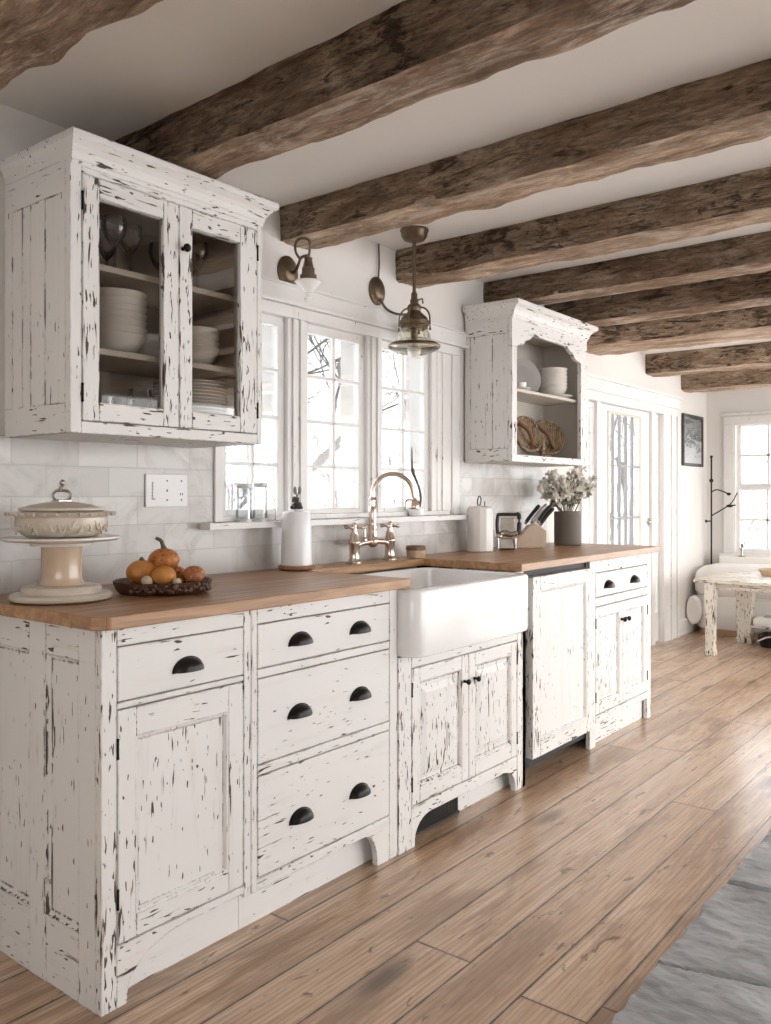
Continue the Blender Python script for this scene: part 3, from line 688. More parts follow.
tag(m.build('vent_grille', M['grille'], org=(.565, 1.455, 0)), 'dark slotted floor vent in the toe space under the sink cabinet', 'vent')

# ---- dishwasher with panel front
c = thing('dishwasher', 'dishwasher behind a tall single chipped white door panel, right of the sink', 'dishwasher', (.31, 2.37, 0))
MB().box(.04, .600, 2.05, 2.655, .06, KB - .004).build('body', M['blackmetal'], c)
MB().box(.50, .51, 2.05, 2.655, 0, .09).build('toe_kick', M['blackmetal'], c)
framed_door(c, 2.062, 2.662, .105, .878, .640, .070, .060, .066, th=.036, dpt=.012, mv='pvh', mp='pvl')

# ---- cabinet D: end cabinet
c = thing('end_cabinet', 'white base cabinet at the far end with a small drawer over two doors', 'base cabinet', (.31, 3.06, 0))
MB().box(.02, .596, 2.672, 3.43, .10, KB).build('carcass', M['gap'], c)
m = MB()
m.box(.597, XF, 2.668, 2.731, .0, KB, 0).box(.597, XF, 3.399, 3.45, 0, KB, 0).box(.597, XF, 2.731, 3.399, .848, KB, 1).box(.597, XF, 2.731, 3.399, .682, .724, 1).box(.597, XF, 2.731, 3.399, .112, .150, 1)
m.box(.02, .6, 3.432, 3.45, 0, KB, 0)
m.build('face_frame', [M['pv'], M['ph']], c, bevel=.003)
MB().box(.575, .590, 2.731, 3.399, 0, .115).build('toe_kick', M['phl'], c, bevel=.002)
drawer(c, 2.735, 3.395, .728, .844, XF, [2.88, 3.21], .765, pw=.050)
d = framed_door(c, 2.735, 3.063, .154, .678, XF, .040, .050, .05, raised=True); knob(d, XF, 3.040, .588, .013); hinge(d, XF + .001, 2.733, .6); hinge(d, XF + .001, 2.733, .24)
d = framed_door(c, 3.067, 3.395, .154, .678, XF, .040, .050, .05, raised=True); knob(d, XF, 3.095, .588, .013); hinge(d, XF + .001, 3.397, .6); hinge(d, XF + .001, 3.397, .24)

# ---- worktop
ov = .652
pts = [(.010, -.028), (ov - .03, -.028), (ov, .004), (ov, 1.178), (.155, 1.178), (.155, 1.945), (ov, 1.945), (ov, 3.505), (.010, 3.505)]
m = MB(); m.prism(pts, 'z', KB + .001, CT)
tag(m.build('worktop', M['oak'], org=(.33, 1.7, KB), bevel=.003), 'long warm oak worktop over the base cabinets with a cut-out for the sink', 'worktop')

# ---- farmhouse sink
c = thing('farmhouse_sink', 'white fireclay apron front sink set into the worktop', 'sink', (.42, 1.56, .67))
def rr(x0, x1, y0, y1, r, z, n=7):
    P = []
    for cx, cy, a0 in ((x1 - r, y1 - r, 0), (x0 + r, y1 - r, PI / 2), (x0 + r, y0 + r, PI), (x1 - r, y0 + r, 1.5 * PI)):
        for i in range(n + 1): a = a0 + PI / 2 * i / n; P.append((cx + r * math.cos(a), cy + r * math.sin(a), z))
    return P
X0, X1, Y0, Y1 = .158, .700, 1.1475, 1.9545; ZT = KB - .004
L = [rr(X0 + .012, X1 - .012, Y0 + .012, Y1 - .012, .05, .674), rr(X0 + .003, X1 - .003, Y0 + .003, Y1 - .003, .058, .679), rr(X0, X1, Y0, Y1, .06, .69), rr(X0, X1, Y0, Y1, .06, ZT - .010), rr(X0 + .003, X1 - .003, Y0 + .003, Y1 - .003, .058, ZT - .003), rr(X0 + .010, X1 - .010, Y0 + .010, Y1 - .010, .05, ZT),
     rr(X0 + .018, X1 - .030, Y0 + .024, Y1 - .024, .06, ZT), rr(X0 + .024, X1 - .038, Y0 + .032, Y1 - .032, .06, ZT - .008), rr(X0 + .036, X1 - .050, Y0 + .045, Y1 - .045, .07, .72), rr(X0 + .075, X1 - .09, Y0 + .08, Y1 - .08, .06, .708), rr(X0 + .2, X1 - .22, Y0 + .3, Y1 - .3, .05, .704)]
MB().loops(L).build('basin', M['fire'], c, smooth=True)
m = MB().lathe([(.0, .0), (.042, 0), (.044, .003), (.036, .004), (.034, .001), (0, .001)], (.42, 1.55, .7055), 20)
m.build('drain', M['chrome'], c, smooth=True)

# ---- faucet
c = thing('bridge_faucet', 'polished copper bridge faucet with a tall arched spout and cross handles', 'faucet', (.09, 1.66, CT))
fx = .088
for yy, nm in ((1.545, 'near'), (1.785, 'far')):
    m = MB().lathe([(.0, 0), (.034, 0), (.034, .006), (.024, .012), (.0215, .02), (.0215, .075), (.026, .080), (.026, .090), (.020, .098), (.016, .125), (0, .126)], (fx, yy, CT + .001), 20)
    p = m.build('valve_post', M['copper'], c, smooth=True)
    m = MB().cyl((fx, yy, CT + .125), (fx, yy, CT + .155), .012, 14); m.ball((fx, yy, CT + .158), .013, 12)
    for a in (.4, .4 + PI / 2, .4 + PI, .4 + 1.5 * PI):
        e = (fx + .036 * math.cos(a), yy + .036 * math.sin(a), CT + .150); m.cyl((fx, yy, CT + .150), e, .006, 8); m.ball(e, .009, 10)
    m.build('cross_handle', M['copper'], p, smooth=True)
m = MB().tube([(fx, 1.545, CT + .055), (fx, 1.56, CT + .072), (fx, 1.59, CT + .082), (fx, 1.665, CT + .086), (fx, 1.74, CT + .082), (fx, 1.77, CT + .072), (fx, 1.785, CT + .055)], .013, 14)
m.ball((fx, 1.665, CT + .086), .026, 18); m.lathe([(0, 0), (.02, 0), (.024, .01), (.018, .03), (.02, .036), (.02, .05), (.014, .055), (0, .056)], (fx, 1.665, CT + .1), 18)
m.build('bridge', M['copper'], c, smooth=True)
P = [(fx, 1.665, CT + .12), (fx, 1.665, CT + .2), (fx, 1.665, CT + .29)]
ex, ey = .205, 1.795
for i in range(1, 13):
    a = PI * i / 13
    q = (1 - math.cos(a)) / 2; P.append((fx + (ex - fx) * q, 1.665 + (ey - 1.665) * q, CT + .29 + .085 * math.sin(a) - .0 * q))
P.append((ex + .004, ey + .006, CT + .262))
m = MB().tube(P, .0098, 14); m.lathe([(0, 0), (.015, 0), (.0165, .006), (.015, .012), (.0165, .02), (.0165, .075), (.013, .085), (0, .086)], (fx, 1.665, CT + .15), 16); m.lathe([(0, 0), (.014, 0), (.017, .006), (.014, .013), (0, .014)], (fx, 1.665, CT + .262), 16)
m.build('spout', M['copper'], c, smooth=True)
m = MB().lathe([(0, 0), (.021, 0), (.023, .006), (.021, .026), (.014, .034), (.012, .05), (0, .051)], (ex + .004, ey + .006, CT + .222), 18)
m.tube([(ex, ey - .01, CT + .262), (ex - .004, ey - .035, CT + .262), (ex - .002, ey - .048, CT + .25), (ex, ey - .046, CT + .225)], .005, 8)
m.build('nozzle', M['copper'], c, smooth=True)
m = MB().cyl((fx, 1.612, CT + .085), (fx, 1.612, CT + .145), .005, 10); m.ball((fx, 1.612, CT + .149), .009, 12); m.lathe([(0, 0), (.011, 0), (.011, .01), (.006, .016), (0, .017)], (fx, 1.612, CT + .092), 12)
m.build('diverter_lever', M['copper'], c, smooth=True)

# ------------------------------------------------------------------ wall cabinet 1 (glass doors)
def crown(b, x1, y0, y1, zs, x0=0.0, m=0, left=1.0):
    b.loops([[(x0, y0 - o * left, z), (x1 + o, y0 - o * left, z), (x1 + o, y1 + o, z), (x0, y1 + o, z)] for z, o in zs], m)
U0, U1, UX, UZ0, UZ1 = .087, .775, .347, 1.392, 2.115
c = thing('glass_door_cabinet', 'chipped white wall cabinet with two glass doors left of the window', 'wall cabinet', (.17, .43, UZ0))
m = MB()
m.box(.010, .325, U0 + .006, U0 + .020, UZ0, UZ1, 0).box(.010, .325, U1 - .018, U1, UZ0, UZ1, 0)
m.box(.010, .325, U0 + .006, U1, UZ0, UZ0 + .018, 1).box(.010, .325, U0 + .006, U1, UZ1 - .02, UZ1, 1)
m.box(.325, UX, U0, U0 + .034, UZ0, UZ1, 0).box(.325, UX, U1 - .021, U1, UZ0, UZ1, 0).box(.325, UX, U0 + .034, U1 - .021, UZ1 - .031, UZ1, 1).box(.325, UX, U0 + .034, U1 - .021, UZ0, UZ0 + .032, 1)
m.build('body', [M['pv'], M['ph']], c, bevel=.002)
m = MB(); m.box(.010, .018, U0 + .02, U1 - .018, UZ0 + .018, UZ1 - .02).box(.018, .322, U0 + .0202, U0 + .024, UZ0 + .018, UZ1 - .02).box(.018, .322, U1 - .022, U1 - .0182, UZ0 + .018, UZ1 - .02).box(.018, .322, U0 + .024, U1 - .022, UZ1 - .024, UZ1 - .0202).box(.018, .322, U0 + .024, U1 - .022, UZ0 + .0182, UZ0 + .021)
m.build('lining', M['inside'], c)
S1, S2, S0 = 1.868, 1.635, UZ0 + .021
for z in (S1, S2): MB().box(.019, .300, U0 + .025, U1 - .023, z - .018, z).build('shelf', M['shelf'], c, bevel=.002)
# side panels with three narrow fields
m = MB(); Y = U0
m.box(.010, .325, Y + .003, Y + .0062, UZ0, UZ1, 0); m.box(.010, .325, Y, Y + .004, UZ0, UZ0 + .08, 1); m.box(.010, .325, Y, Y + .004, UZ1 - .085, UZ1, 1)
for a, b_ in ((.010, .050), (.195, .222), (.290, .325)): m.box(a, b_, Y - .0004, Y + .004, UZ0 + .08, UZ1 - .085, 0)
m.box(.100, .104, Y + .001, Y + .004, UZ0 + .08, UZ1 - .085, 0).box(.140, .148, Y + .0005, Y + .004, UZ0 + .08, UZ1 - .085, 0)
m.build('side_panel', [M['pvl'], M['px']], c, bevel=.0012)
m = MB(); crown(m, UX, U0 + .004, U1, [(2.100, .002), (2.112, .004), (2.114, .007), (2.124, .009), (2.134, .013), (2.146, .022), (2.156, .034), (2.160, .040), (2.176, .040), (2.181, .036)], .010, left=.5)
m.build('crown', M['ph'], c, bevel=.0015)
def glass_door(y0, y1, gy0, gy1, knob_at=None, hy=None):
    b = MB(); z0, z1 = 1.426, 2.082; gz0, gz1 = 1.477, 2.027
    b.box(.327, UX + .002, y0, gy0, z0, z1, 0).box(.327, UX + .002, gy1, y1, z0, z1, 0).box(.327, UX + .002, gy0, gy1, gz1, z1, 1).box(.327, UX + .002, gy0, gy1, z0, gz0, 1)
    d = b.build('door', [M['pvh'], M['ph']], c, bevel=.002)
    MB().box(.333, .336, gy0 + .0003, gy1 - .0003, gz0 + .0003, gz1 - .0003).build('glass_pane', M['cabglass'], d)
    if knob_at: knob(d, UX + .002, *knob_at, r=.0125)
    for z in (1.50, 2.01): hinge(d, UX + .003, hy, z, .028)
    return d
glass_door(.1235, .4385, .174, .384, None, .122)
glass_door(.4415, .7515, .489, .680, (.452, 1.955), .753)

# ------------------------------------------------------------------ wall cabinet 2 (open, scalloped)
V0, V1, VX = 2.507, 3.357, .285
c = thing('open_wall_cabinet', 'white open fronted wall cabinet with a scalloped top right of the window', 'wall cabinet', (.14, 2.93, UZ0))
m = MB()
m.box(.012, .262, V0 + .006, V0 + .022, UZ0, UZ1, 0).box(.012, .262, V1 - .018, V1, UZ0, UZ1, 0).box(.012, .262, V0 + .006, V1, UZ0, UZ0 + .03, 1).box(.012, .262, V0 + .006, V1, UZ1 - .02, UZ1, 1)
m.box(.262, VX, V0, V0 + .050, UZ0, 1.96, 0).box(.262, VX, V1 - .080, V1, UZ0, 1.96, 0).box(.262, VX, V0 + .05, V1 - .08, UZ0, UZ0 + .036, 1)
m.build('body', [M['pv'], M['ph']], c, bevel=.002)
a, b_ = V0, V1; oa, ob = V0 + .050, V1 - .080; mid = (oa + ob) / 2; hw = (ob - oa) / 2
pts = [(a, 1.96), (oa, 1.96)]
prof = [(1.0, 1.960), (.985, 1.968), (.93, 1.972), (.86, 1.974), (.80, 1.982), (.77, 1.996), (.72, 2.006), (.66, 2.010), (.60, 2.020), (.55, 2.034), (.5, 2.038)]
pts += [(mid - hw * q, z) for q, z in prof] + [(mid + hw * q, z) for q, z in reversed(prof)] + [(ob, 1.96), (b_, 1.96), (b_, UZ1), (a, UZ1)]
P2 = []
for p in pts:
    if not P2 or (abs(p[0] - P2[-1][0]) + abs(p[1] - P2[-1][1])) > 1e-4: P2.append(p)
MB().prism(P2, 'x', .263, VX - .0005).build('scalloped_valance', M['ph'], c, bevel=.0015)
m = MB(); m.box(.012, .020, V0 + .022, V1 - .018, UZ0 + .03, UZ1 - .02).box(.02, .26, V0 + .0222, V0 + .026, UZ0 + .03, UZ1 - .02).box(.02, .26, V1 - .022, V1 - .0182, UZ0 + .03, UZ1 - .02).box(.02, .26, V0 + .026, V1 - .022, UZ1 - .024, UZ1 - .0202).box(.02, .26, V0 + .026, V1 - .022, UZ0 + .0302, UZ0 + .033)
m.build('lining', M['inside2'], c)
T1, T0 = 1.765, UZ0 + .033
MB().box(.021, .250, V0 + .027, V1 - .023, T1 - .016, T1).build('shelf', M['shelf'], c, bevel=.002)
m = MB(); Y = V0
m.box(.012, .262, Y + .003, Y + .0062, UZ0, UZ1, 0); m.box(.012, .262, Y, Y + .004, UZ0, UZ0 + .065, 1); m.box(.012, .262, Y, Y + .004, UZ1 - .09, UZ1, 1)
for a, b_ in ((.012, .042), (.135, .172), (.24, .262)): m.box(a, b_, Y - .0004, Y + .004, UZ0 + .065, UZ1 - .09, 0)
m.build('side_panel', [M['pvl'], M['px']], c, bevel=.0012)
m = MB(); crown(m, VX, V0 + .004, V1, [(2.098, .002), (2.110, .004), (2.112, .008), (2.124, .011), (2.136, .016), (2.150, .028), (2.158, .042), (2.163, .048), (2.180, .048), (2.185, .043)], .012, left=.6)
m.build('crown', M['ph'], c, bevel=.0015)

# ------------------------------------------------------------------ tableware in cabinet 1
def bowl(r0, r1, h, th=.004, name='bowl', mat='whitechina', foot=.006):
    b = MB()
    pr = [(0, 0), (r0, 0), (r0, foot), (r0 + .004, foot), (r0 + (r1 - r0) * .55, foot + h * .28), (r0 + (r1 - r0) * .82, foot + h * .58), (r1, h), (r1 - .001, h + .002), (r1 - th, h), (r0 + (r1 - r0) * .82 - th, foot + h * .58 + .002), (r0 + (r1 - r0) * .55 - th, foot + h * .28 + .003), (r0 - .004, foot + .004), (0, foot + .004)]
    b.lathe(pr, (0, 0, 0), 32)
    return b.build(name, M[mat], org=(0, 0, 0), smooth=True)
def stack(proto, n, xy, z0, pitch, labels, cat, group):
    for k in range(n):
        o = proto if k == 0 else proto.copy()
        if k: COL.objects.link(o)
        o.location = (xy[0], xy[1], z0 + pitch * k); o.rotation_euler = (0, 0, k * .7)
        tag(o, labels(k, n), cat, group)
ordn = ['lowest', 'second from bottom', 'third from bottom', 'fourth from bottom', 'fifth from bottom', 'sixth from bottom', 'seventh from bottom', 'eighth from bottom', 'ninth from bottom', 'tenth from bottom', 'eleventh from bottom', 'twelfth from bottom', 'thirteenth from bottom', 'fourteenth from bottom', 'fifteenth from bottom']
def lab(fmt): return lambda k, n: fmt.format('top' if k == n - 1 else ordn[k])
stack(bowl(.045, .092, .060), 7, (.190, .330), S2 + .001, .0205, lab('{} white bowl of the tall stack behind the left glass door'), 'bowl', 'tall stack of white bowls')
stack(bowl(.040, .070, .050, name='bowl', mat='greychina'), 3, (.090, .492), S2 + .001, .022, lab('{} grey bowl of the short stack behind the tall white bowls'), 'bowl', 'short stack of grey bowls')
stack(bowl(.045, .085, .062, mat='china'), 4, (.190, .622), S2 + .001, .0195, lab('{} cream bowl of the stack behind the right glass door'), 'bowl', 'stack of cream bowls')
def plate(r, h=.016, th=.0035, mat='whitechina', name='plate'):
    b = MB().lathe([(0, 0), (r * .58, 0), (r * .60, .002), (r * .66, .004), (r * .96, h - .002), (r, h), (r * .995, h + .002), (r * .95, h + .0012), (r * .66, .004 + th), (r * .60, .003 + th), (0, .0025 + th)], (0, 0, 0), 36)
    return b.build(name, M[mat], org=(0, 0, 0), smooth=True)
stack(plate(.118, .014), 16, (.175, .622), S0 + .001, .0105, lab('{} dinner plate in the stack at the bottom right of the glass cabinet'), 'plate', 'white dinner plates')
def wine_glass(s=1.0, bw=.036, bh=.085, st=.075):
    t_ = thing('wine_glass', 'x', 'wine glass', (0, 0, 0))
    MB().lathe([(0, 0), (.032 * s, 0), (.033 * s, .0015), (.012 * s, .004), (.004 * s, .010), (.0035 * s, st * .6), (.004 * s, st - .004), (0, st - .002)], (0, 0, 0), 22).build('stem', M['ware'], t_, smooth=True)
    pr = []
    for i in range(11):
        q = i / 10; pr.append((max(.003, bw * math.sin(PI * (.02 + .63 * q)) ** .8), st - .002 + bh * q))
    inn = [(max(.001, r - .0014), z + .0012) for r, z in reversed(pr)]
    MB().lathe(pr + inn, (0, 0, 0), 24, cap=False).build('glass_bowl', M['ware'], t_, smooth=True)
    return t_
wg = wine_glass(); wpos = [((.235, .195), 'front wine glass nearest the left end of the top cabinet shelf'), ((.245, .290), 'wine glass at the front, second along the top cabinet shelf'), ((.215, .365), 'wine glass beside the centre stile on the top cabinet shelf'), ((.12, .170), 'wine glass at the back left of the top cabinet shelf'), ((.125, .265), 'back wine glass between two front ones on the top shelf'), ((.110, .355), 'back wine glass near the middle of the top cabinet shelf'), ((.235, .600), 'large front wine glass behind the right glass door'), ((.130, .535), 'back wine glass at the left behind the right door'), ((.120, .660), 'back wine glass at the right behind the right door'), ((.235, .500), 'front wine glass half hidden by the middle stile, right door')]
for k, ((x, y), lb) in enumerate(wpos):
    o = wg if k == 0 else dup(wg, (0, 0, 0)); o.location = (x, y, S1 + .001); tag(o, lb, 'wine glass', 'wine glasses on the top shelf'); 
def tumbler():
    b = MB().lathe([(0, 0), (.028, 0), (.030, .004), (.034, .088), (.0325, .088), (.0285, .010), (0, .008)], (0, 0, 0), 24)
    return b.build('tumbler', M['ware'], org=(0, 0, 0), smooth=True)
tb = tumbler()
tpos = [((.255, .165), 'clear tumbler nearest the left hinge on the cabinet floor'), ((.265, .240), 'second clear tumbler along the front of the cabinet floor'), ((.255, .315), 'third clear tumbler along the front of the cabinet floor'), ((.175, .200), 'clear tumbler behind the first two on the cabinet floor'), ((.170, .280), 'clear tumbler in the second row, middle of the cabinet floor'), ((.090, .165), 'clear tumbler at the very back left of the cabinet floor'), ((.095, .245), 'clear tumbler at the back, middle of the cabinet floor')]
for k, ((x, y), lb) in enumerate(tpos):
    o = tb if k == 0 else tb.copy()
    if k: COL.objects.link(o)
    o.location = (x, y, S0 + .001); tag(o, lb, 'glass', 'tumblers on the cabinet floor')
m = MB().lathe([(0, 0), (.036, 0), (.039, .006), (.041, .10), (.034, .118), (.034, .128), (.031, .128), (.030, .118), (.037, .10), (.035, .012), (0, .01)], (.225, .395, S0 + .001), 24)
tag(m.build('glass_jug', M['ware'], org=(.225, .395, S0), smooth=True), 'tall clear glass jar at the right of the cabinet floor, left door', 'jar')

# ------------------------------------------------------------------ tableware in cabinet 2
stack(bowl(.055, .085, .050, mat='china'), 6, (.135, 3.225), T1 + .0205, .0205, lab('{} cream bowl of the stack on the open cabinet shelf'), 'bowl', 'cream bowls on the open shelf')
o = plate(.115, .018, mat='china'); o.location = (.135, 3.225, T1 + .001); tag(o, 'cream plate under the bowl stack in the open cabinet', 'plate')
o = plate(.105, .016, .004, 'greychina', 'platter'); o.location = (.085, 2.99, T1 + .108); o.rotation_euler = (0, math.radians(78), math.radians(-20)); tag(o, 'glossy grey round platter standing on edge in the open cabinet', 'platter')
o = plate(.058, .010, mat='china', name='saucer'); o.location = (.165, 2.80, T1 + .001); tag(o, 'lower of two small saucers on the open shelf', 'saucer', 'saucers on the open shelf')
o2 = o.copy(); COL.objects.link(o2); o2.location = (.165, 2.80, T1 + .0105); tag(o2, 'upper small saucer under the cream cup on the open shelf', 'saucer', 'saucers on the open shelf')
m = MB().lathe([(0, 0), (.022, 0), (.030, .006), (.034, .034), (.0325, .034), (.028, .010), (0, .006)], (.165, 2.80, T1 + .0172), 24)
tag(m.build('cup', M['china'], org=(.165, 2.80, T1 + .0172), smooth=True), 'small cream cup sitting on two saucers in the open cabinet', 'cup')
def twist(name, c_, r, tilt, yaw, lb):
    t_ = thing(name, lb, 'basket', (0, 0, 0))
    b = MB(); b.lathe([(0, 0), (r * .5, .002), (r * .8, .012), (r * .97, .034), (r, .042), (r * .95, .046), (r * .78, .026), (r * .5, .012), (0, .010)], (0, 0, 0), 30, sx=.82, wob=lambda a, z: 1 + .035 * math.sin(3 * a) + .02 * math.sin(7 * a))
    b.build('woven_bowl', M['weave'], t_, smooth=True)
    b = MB()
    P = [(r * .82 * math.cos(2 * PI * k / 40), r * math.sin(2 * PI * k / 40), .044 + .006 * math.sin(6 * PI * k / 40)) for k in range(41)]
    b.tube(P, .0075, 8); b.build('braided_rim', M['weave'], t_, smooth=True)
    b = MB().tube([(-r * .55, -r * .3, .03), (-r * .2, 0, .05), (r * .1, r * .1, .055), (r * .5, r * .45, .035)], .012, 8); b.build('twisted_strand', M['barkrim'], t_, smooth=True)
    t_.location = c_; t_.rotation_euler = (0, tilt, yaw)
    return t_
twist('woven_basket', (.115, 2.90, T0 + .118), .115, math.radians(76), math.radians(-6), 'woven bark basket standing at the left of the open cabinet floor')
twist('woven_basket', (.085, 3.20, T0 + .118), .115, math.radians(80), math.radians(-28), 'woven bark basket leaning at the right on the open cabinet floor')
m = MB(); m.tube([(.17, 3.03, T0 + .012), (.165, 3.045, T0 + .06), (.155, 3.06, T0 + .105), (.14, 3.05, T0 + .15), (.13, 3.035, T0 + .165)], [.010, .016, .018, .013, .006], 10); m.tube([(.17, 3.02, T0 + .012), (.19, 3.09, T0 + .013), (.16, 3.11, T0 + .012)], .011, 8)
tag(m.build('bark_twist', M['weave'], org=(.17, 3.03, T0), smooth=True), 'twisted strip of bark between the two woven baskets', 'bark strip')

# ------------------------------------------------------------------ things on the worktop
Z = CT + .001
cx, cy = .262, .114
c = thing('cake_stand', 'tall cream pedestal cake stand with a tan column at the near end of the worktop', 'cake stand', (cx, cy, Z)); c.scale = (.92, .92, 1)
MB().lathe([(0, 0), (.128, 0), (.142, .005), (.144, .012), (.138, .019), (.112, .021), (.112, .024), (.114, .030), (.108, .038), (.085, .040), (.064, .042), (0, .042)], (cx, cy, Z), 44).build('foot', M['oldchina'], c, smooth=True)
MB().lathe([(0, .0421), (.066, .0421), (.060, .050), (.057, .062), (.0565, .140), (.060, .146), (0, .146)], (cx, cy, Z), 36).build('column', M['tanchina'], c, smooth=True)
MB().lathe([(0, .1462), (.085, .1462), (.088, .154), (.155, .160), (.166, .166), (.166, .170), (.160, .171), (0, .168)], (cx, cy, Z), 48).build('plate', M['china'], c, smooth=True)
zt = Z + .1725
c = thing('tureen', 'lidded cream tureen with raised scrollwork standing on the cake stand', 'tureen', (cx, cy, zt)); c.scale = (.93, .93, 1)
def wob(a, z): return 1 + .012 * math.cos(8 * a)
m = MB().lathe([(0, 0), (.100, 0), (.108, .004), (.122, .018), (.128, .036), (.126, .050), (.132, .056), (.147, .058), (.149, .062), (.140, .066), (.120, .064), (0, .060)], (cx, cy, zt), 56, wob=wob)
m.build('bowl', M['oldchina'], c, smooth=True)
m = MB()
for k in range(30):
    a = 2 * PI * k / 30; 
    m.ball((cx + .1485 * math.cos(a), cy + .1485 * math.sin(a), zt + .060), .0055, 8)
for k in range(30):
    a = 2 * PI * k / 30; zz = zt + .026 + .007 * math.sin(k * 2.3); r_ = .1265
    m.tube([(cx + r_ * math.cos(a + q * .22), cy + r_ * math.sin(a + q * .22), zz + .011 * math.sin(q * 6.3 + k)) for q in (0, .15, .3, .45, .6, .75, .9)], [.001, .003, .0036, .0036, .0036, .003, .001], 6)
    m.ball((cx + r_ * math.cos(a + .1), cy + r_ * math.sin(a + .1), zz - .008), .0038, 6)
m.build('scrollwork', M['oldchina'], c, smooth=True)
MB().lathe([(0, .0665), (.112, .0665), (.118, .070), (.117, .076), (.095, .080), (.088, .084), (.05, .090), (.02, .094), (0, .0945)], (cx, cy, zt), 48, wob=wob).build('lid', M['oldchina'], c, smooth=True)
m = MB(); h0 = zt + .094; dx, dy = .786, .618
for s_ in (-1, 1):
    m.tube([(cx + dx * .004 * s_, cy + dy * .004 * s_, h0), (cx + dx * .020 * s_, cy + dy * .020 * s_, h0 + .004), (cx + dx * .026 * s_, cy + dy * .026 * s_, h0 + .016), (cx + dx * .018 * s_, cy + dy * .018 * s_, h0 + .027), (cx, cy, h0 + .029)], .0042, 8)
m.tube([(cx, cy, h0 + .026), (cx - dx * .004, cy - dy * .004, h0 + .036), (cx + dx * .004, cy + dy * .004, h0 + .044)], .005, 8); m.ball((cx + dx * .002, cy + dy * .002, h0 + .050), .0085, 12); m.box(cx - .02, cx + .02, cy - .02, cy + .02, h0 - .006, h0 + .002)
m.build('lid_handle', M['chrome'], c, smooth=True)

# tray with pumpkins
tx, ty = .326, .402
c = thing('wooden_tray', 'shallow dark bark-edged wooden tray holding small pumpkins', 'tray', (tx, ty, Z))
wb = lambda a, z: 1 + .03 * math.sin(3 * a + 1) + .015 * math.sin(9 * a)
MB().lathe([(0, 0), (.118, 0), (.130, .010), (.138, .030), (.140, .036), (.134, .036), (.126, .016), (.110, .010), (0, .009)], (tx, ty, Z), 60, wob=wb).build('tray_dish', M['traywood'], c, smooth=True)
m = MB()
for k in range(46):
    a = -1.35 + 1.9 * k / 46; r_ = .139 * wb(a, 0) + random.uniform(-.002, .003); m.ball((tx + r_ * math.cos(a), ty + r_ * math.sin(a), Z + random.uniform(.012, .03)), (random.uniform(.003, .006), random.uniform(.004, .009), random.uniform(.004, .010)), 8)
m.build('bark_crust', M['traywood'], c, smooth=True)
def pumpkin(name, p, r, mat, lb, cat, rib=.0, nrib=9, stem=None, squash=.8):
    t_ = thing(name, lb, cat, (p[0], p[1], p[2] - r * squash))
    b = MB().ball(p, (r, r, r * squash), 36, wob=lambda a, e: 1 + rib * math.cos(nrib * a))
    b.build('flesh', M[mat], t_, smooth=True)
    if stem:
        MB().tube([(p[0], p[1], p[2] + r * squash * .93)] + [(p[0] + q[0], p[1] + q[1], p[2] + r * squash + q[2]) for q in stem], [.009] + [.006] * (len(stem) - 1) + [.005], 8).build('stem', M['gstem'], t_, smooth=True)
    return t_
u = Vector((.786, .618)); dv = Vector((-.618, .786))   # across / away directions
def at(a, b_): q = Vector((tx, ty)) + u * a + dv * b_; return q.x, q.y
zz = Z + .0105
r = .045; x, y = at(-.058, -.022); pumpkin('pumpkin', (x, y, zz + r * .8 + .012), r, 'pump2', 'smooth orange pumpkin at the left of the tray', 'pumpkin', .02, 10, [(.004, -.004, .004), (.010, -.010, .004)])
x, y = at(.012, -.050); r = .036; pumpkin('pumpkin', (x, y, zz + r * .82 + .010), r, 'pump2', 'plain round orange pumpkin at the front middle of the tray', 'pumpkin', .012, 8, None, .82)
x, y = at(.088, -.004); r = .032; pumpkin('pumpkin', (x, y, zz + r * .84 + .012), r, 'pump3', 'rust coloured knobbly pumpkin at the right of the tray', 'pumpkin', .03, 12, None, .84)
x, y = at(.022, .045); r = .036; pumpkin('pumpkin', (x, y, zz + r * .8 + .004), r, 'pump3', 'dark pumpkin hidden at the back under the stemmed one', 'pumpkin', .03, 10, None, .8)
x, y = at(-.002, .010); r = .045; pumpkin('pumpkin', (x, y, zz + .082), r, 'pump1', 'speckled orange pumpkin with a curved stem on top of the pile', 'pumpkin', .022, 11, [(-.004, -.002, .010), (-.008, -.005, .022), (-.020, -.014, .030)], .76)
x, y = at(-.026, -.084); m = MB().ball((x, y, zz + .028), .016, 16); tag(m.build('gourd', M['cream'], org=(x, y, zz), smooth=True), 'tiny cream gourd in front of the left pumpkin', 'gourd')
x, y = at(.056, -.070); m = MB().ball((x, y, zz + .024), .013, 16); tag(m.build('gourd', M['cream'], org=(x, y, zz), smooth=True), 'tiny pale gourd between the middle and right pumpkins', 'gourd')

# outlet plate
c = thing('switch_plate', 'white triple switch and outlet plate on the tiled wall', 'switch plate', (.009, .652, 1.243))
MB().box(.0085, .0145, .566, .739, 1.186, 1.298).build('cover_plate', M['switch'], c, bevel=.003)
m = MB(); m.box(.0145, .018, .592, .602, 1.215, 1.270)
m.build('slider_switch', M['switch'], c, bevel=.001)
m = MB()
for k in range(6): m.box(.0145, .0152, .590, .604, 1.212 + k * .011, 1.2145 + k * .011)
for y in (.652, .712): m.cyl((.0142, y, 1.275), (.0155, y, 1.275), .003, 8); m.cyl((.0142, y, 1.210), (.0155, y, 1.210), .003, 8)
m.box(.0142, .0155, .706, .709, 1.226, 1.234).box(.0142, .0155, .715, .718, 1.226, 1.234).box(.0142, .0155, .650, .654, 1.238, 1.246)
m.build('screw_slots', M['grille'], c)

